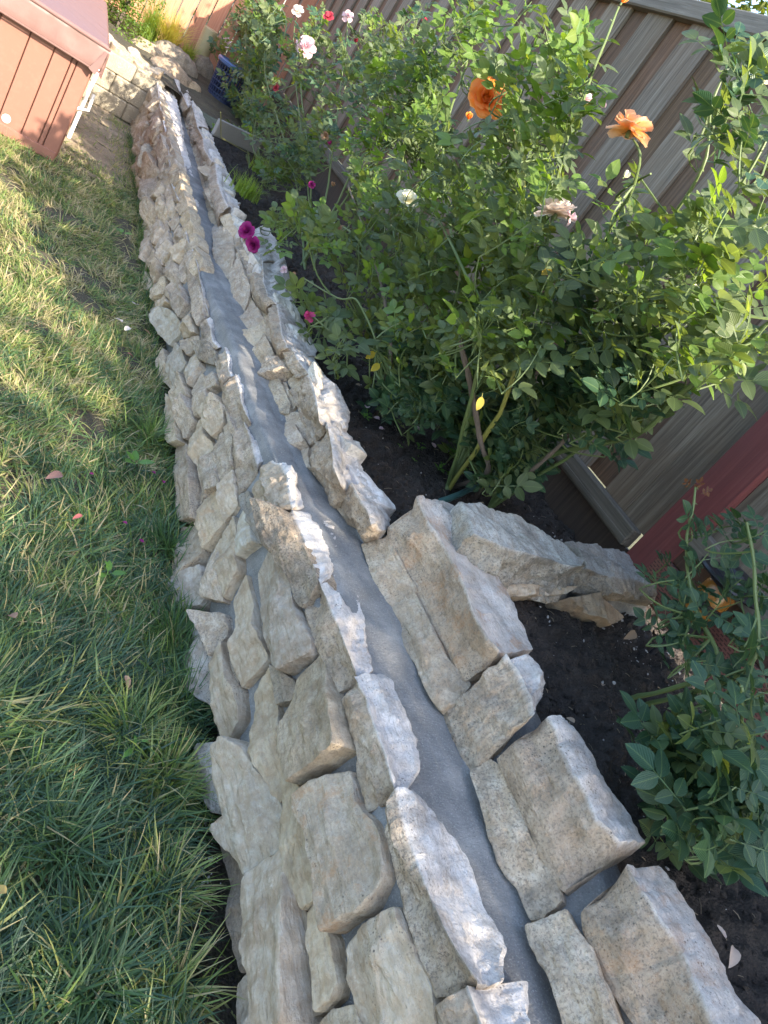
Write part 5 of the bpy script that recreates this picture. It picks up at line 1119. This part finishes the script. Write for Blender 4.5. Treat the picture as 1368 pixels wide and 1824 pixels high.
def dead(px_, z, r, label, col=(.28, .18, .12), seed=1):
    R = random.Random(seed); v, f, u = leaflet(1, .6, .5, .9, (0, 0, 0), 0, .3, R); m = plain('dry_leaf', col, .8, .2); me = mesh('fallen_leaf', v, f, m); p = onsoil(px_) if z > .3 else onz(px_, z); z = p[2]; o = link('fallen_leaf', me, None, (p[0], p[1], z+.008)); o.scale = (r,)*3; o.rotation_euler = (R.uniform(-.3, .3), R.uniform(-.3, .3), R.uniform(0, 6.3)); tag(o, label, 'dead leaf')
dead((1302, 1690), .60, .045, 'curled tan dead leaf on the soil beside the last big wall stone', (.42, .33, .27), 1); dead((1130, 1130), .61, .05, 'dry brown leaf on the soil below the divider wall', (.20, .14, .09), 2)
dead((220, 1207), .05, .035, 'dry pinkish brown leaf on the near lawn', (.40, .25, .17), 3); dead((340, 1350), .04, .022, 'small brown leaf scrap at the lawn edge', (.30, .18, .12), 4); dead((8, 1595), .05, .03, 'yellow brown leaf at the picture edge in dark grass', (.40, .27, .08), 5)
dead((110, 850), .05, .05, 'broad reddish brown leaf in the sunlit grass', (.25, .13, .10), 6); dead((145, 922), .05, .028, 'small red leaf scrap in the half-lit grass', (.45, .12, .10), 7); dead((45, 592), .05, .04, 'tan leaf lying on the sunny lawn', (.4, .3, .22), 8)
dead((225, 632), .045, .035, 'reddish leaf in the shaded far grass', (.3, .14, .12), 9); dead((255, 590), .045, .035, 'brown leaf close to the wall foot in far grass', (.4, .25, .18), 10); dead((25, 1105), .05, .04, 'brown leaf at the boundary of sun and shade', (.3, .16, .1), 11)
for i, (x_, y_) in enumerate(((1155, 1035), (1070, 1225), (1020, 1290), (1225, 1700), (860, 900), (640, 690))): dead((x_, y_), .60, .022, 'crumpled scrap of dry leaf number on the dark soil'.replace(' number', ''), (.30, .22, .15), 40+i)
for o in [q for q in bpy.data.objects if q.get('label', '').startswith('crumpled scrap')]: o['group'] = 'leaf scraps on the soil'
M_HOSE = plain('teal_hose', (.05, .13, .13), .4, .1)
b = MB(); b.tube([onsoil(q) for q in ((785, 893), (800, 888), (820, 880), (835, 872), (870, 862))], .012, 10); tag(b.obj('garden_hose', M_HOSE), 'short stretch of teal garden hose behind the divider wall', 'hose')
b = MB(); p = onsoil((662, 735)); b.tube([p, p+np.array([0, 0, .07])], .012, 10); o = b.obj('sprinkler_riser', M_BLK); b = MB(); b.tube([p+np.array([0, 0, .07]), p+np.array([0, 0, .09])], .014, 10); b.obj('cap', M_BLUE, o); tag(o, 'black sprinkler riser with a blue cap under the mid rose bush', 'sprinkler')
b = MB(); b.tube([onz((445, 215+60), .45), onz((394, 270), .5)*.5+onz((393, 215), .8)*.5, onz((393, 200), .85)], .004, 5); tag(b.obj('dry_stalk', M_CANEY), 'single dry yellow stalk rising behind the far upper tier', 'stalk')

def relabel(pref, labs):
    for o, l in zip(sorted([q for q in bpy.data.objects if str(q.get('label', '')).startswith(pref)], key=lambda q: q.location.y), labs): o['label'] = l
relabel('small purple petal', ['purple petal in the lawn, nearest of the purple petals along the wall', 'purple petal just beyond the nearest one, slightly farther from the wall', 'purple petal farthest from the wall, near the broad reddish leaf', 'purple petal close to the long rust-spotted foot stone', 'purple petal right beside the wall foot, farthest of the purple petals'])
relabel('pale pink petal', ['pink petal on the soil just above the bright green weed clump', 'pink petal on the soil close behind the corner of the upper wall tier', 'pink petal of a close pair, the one nearer the weeds', 'pink petal of a close pair, the one nearer the fence', 'pink petal on the soil beyond the small weed behind the wall', 'pink petal under the mid rose bush beside the blue-capped riser', 'pink petal farthest along the bed, right behind the wall stones'])
relabel('white petal', ['white petal on the shaded grass, nearest of three', 'white petal lying farthest from the wall among three', 'white petal on the far grass close to the wall foot'])
relabel('crumpled scrap', ['crumpled leaf scrap on the bare soil beside the last wall stone', 'crumpled leaf scrap in the middle of the bare soil patch', 'crumpled leaf scrap below the divider wall', 'crumpled leaf scrap where the divider wall reaches the fence', 'crumpled leaf scrap behind the divider wall near the hose', 'crumpled leaf scrap under the mid rose bush'])
# ------------------------------------------------------------------ plants at the far end, trees beyond the fence
def leafcloud(b, c, rad, n, size, R, shell=.5):
    for i in range(n):
        d = Vector((R.gauss(0, 1), R.gauss(0, 1), R.gauss(0, 1))).normalized(); r = (R.random()**shell); k = 1+.28*noise.noise(d*2.2+Vector(c)); p = Vector((d[0]*rad[0], d[1]*rad[1], d[2]*rad[2]))*r*k+Vector(c)
        if noise.noise(p*2.6) < -.22: continue
        u = Vector((R.gauss(0, 1), R.gauss(0, 1), R.gauss(0, .5))).normalized(); w = u.cross(Vector((R.gauss(0, .5), R.gauss(0, .5), 1))).normalized(); s = size*R.uniform(.6, 1.3)
        b.add([p-u*s*.5, p-w*s*.28, p+u*s*.5, p+w*s*.28], [(0, 1, 2, 3)])
def tree(label, base, clumps, size, seed, th=.12, mat=M_TREE):
    R = random.Random(seed); rt = root('tree', label, 'tree', base, None); b = MB(); bv = Vector(base); top = Vector(clumps[0][0])
    b.tube([Vector((0, 0, 0)), (top-bv)*.35+Vector((.05, 0, 0)), (top-bv)*.7, top-bv], [th, th*.8, th*.55, th*.25], 9)
    for c, rd, n in clumps[1:]: b.tube(curve((top-bv)*.45, Vector(c)-bv, (0, 0, .1), 6), [th*.4, th*.33, th*.27, th*.2, th*.13, th*.06], 6)
    b.obj('trunk', M_BARK, rt); b = MB()
    for c, rd, n in clumps: leafcloud(b, Vector(c)-bv, rd, n, size, R)
    b.obj('crown', mat, rt, smooth=False, kind='stuff')
tree('leafy green tree overlooking the fence cap from the neighbouring yard', (4.4, 5.8, -.1), [((4.2, 6.0, 3.2), (1.3, 2.2, 1.2), 7000), ((5.0, 8.5, 3.4), (1.6, 2.0, 1.3), 5000), ((4.6, 4.0, 3.3), (1.2, 1.2, 1.0), 4000)], .09, 1)
tree('unseen tree added behind the camera to shade the near lawn and wall', (4.6, -5.2, -.1), [((2.75, -6.2, 3.35), (2.3, 1.9, .95), 17000), ((.6, -6.6, 3.3), (1.6, 1.6, .95), 6000), ((3.45, -3.9, 4.15), (.75, .9, .5), 1100), ((3.3, -5.0, 4.2), (.8, .8, .5), 1200)], .10, 2)  # out-of-view tree added as a blocker, crown clumps shaped for the near shade
sh = root('shrub', 'sunlit green shrub on the raised bed behind the hot tub', 'shrub', (.6, 9.1, .45)); b = MB(); b.tube([(0, 0, 0), (0, 0, .3)], .02, 6); b.obj('stem', M_BARK, sh)
b = MB(); R = random.Random(5); leafcloud(b, (0, 0, .22), (.42, .5, .34), 5200, .035, R); leafcloud(b, (-.55, .3, .3), (.45, .5, .4), 4000, .035, R); b.obj('foliage', M_LEAFY, sh, smooth=False, kind='stuff')
def blades(c, n, L, spread, mat, label, name, seed):
    R = random.Random(seed); b = MB()
    for i in range(n):
        a = R.uniform(0, 6.28); l = L*R.uniform(.6, 1.1); w = .0035; sx = spread*R.random(); p = Vector((R.gauss(0, .04), R.gauss(0, .04), 0)); d = Vector((math.cos(a), math.sin(a), 0)); s = Vector((-d[1], d[0], 0))*w; vs = []
        for k in range(5):
            t = k/4; q = p+d*(sx*l*t*t*1.1)+Vector((0, 0, l*t*(1-.35*sx*t))); vs += [q-s*(1-t*.9), q+s*(1-t*.9)]
        b.add(vs, [(2*k, 2*k+1, 2*k+3, 2*k+2) for k in range(4)])
    o = b.obj(name, mat, None, smooth=True, sharp=None); o.location = c; return tag(o, label, 'ornamental grass')
M_YG = leaf_mat('yellow_grass', [(.42, .36, .06), (.30, .34, .06), (.5, .40, .10)], vein=False); M_GG = leaf_mat('green_grass', [(.12, .22, .04), (.2, .28, .05), (.10, .18, .04)], vein=False)
blades((1.10, 9.5, .48), 420, .45, .9, M_YG, 'clump of yellow ornamental grass on the raised bed before the red fence', 'grass_clump', 1)
blades((.92, 9.6, .48), 380, .42, .9, M_GG, 'green grass clump between the shrub and the yellow clump', 'grass_clump', 2)
blades((1.35, 9.75, .5), 160, .25, 1.0, M_GG, 'small green grass tuft at the foot of the red fence', 'grass_clump', 3)
blades((1.75, 6.4, .45), 260, .16, 1.1, M_GG, 'low green tuft beside the far end of the edging slab', 'grass_clump', 4)
blades((1.42, 5.3, .46), 260, .15, 1.1, M_GG, 'low green tuft growing against the upper wall tier', 'grass_clump', 5)
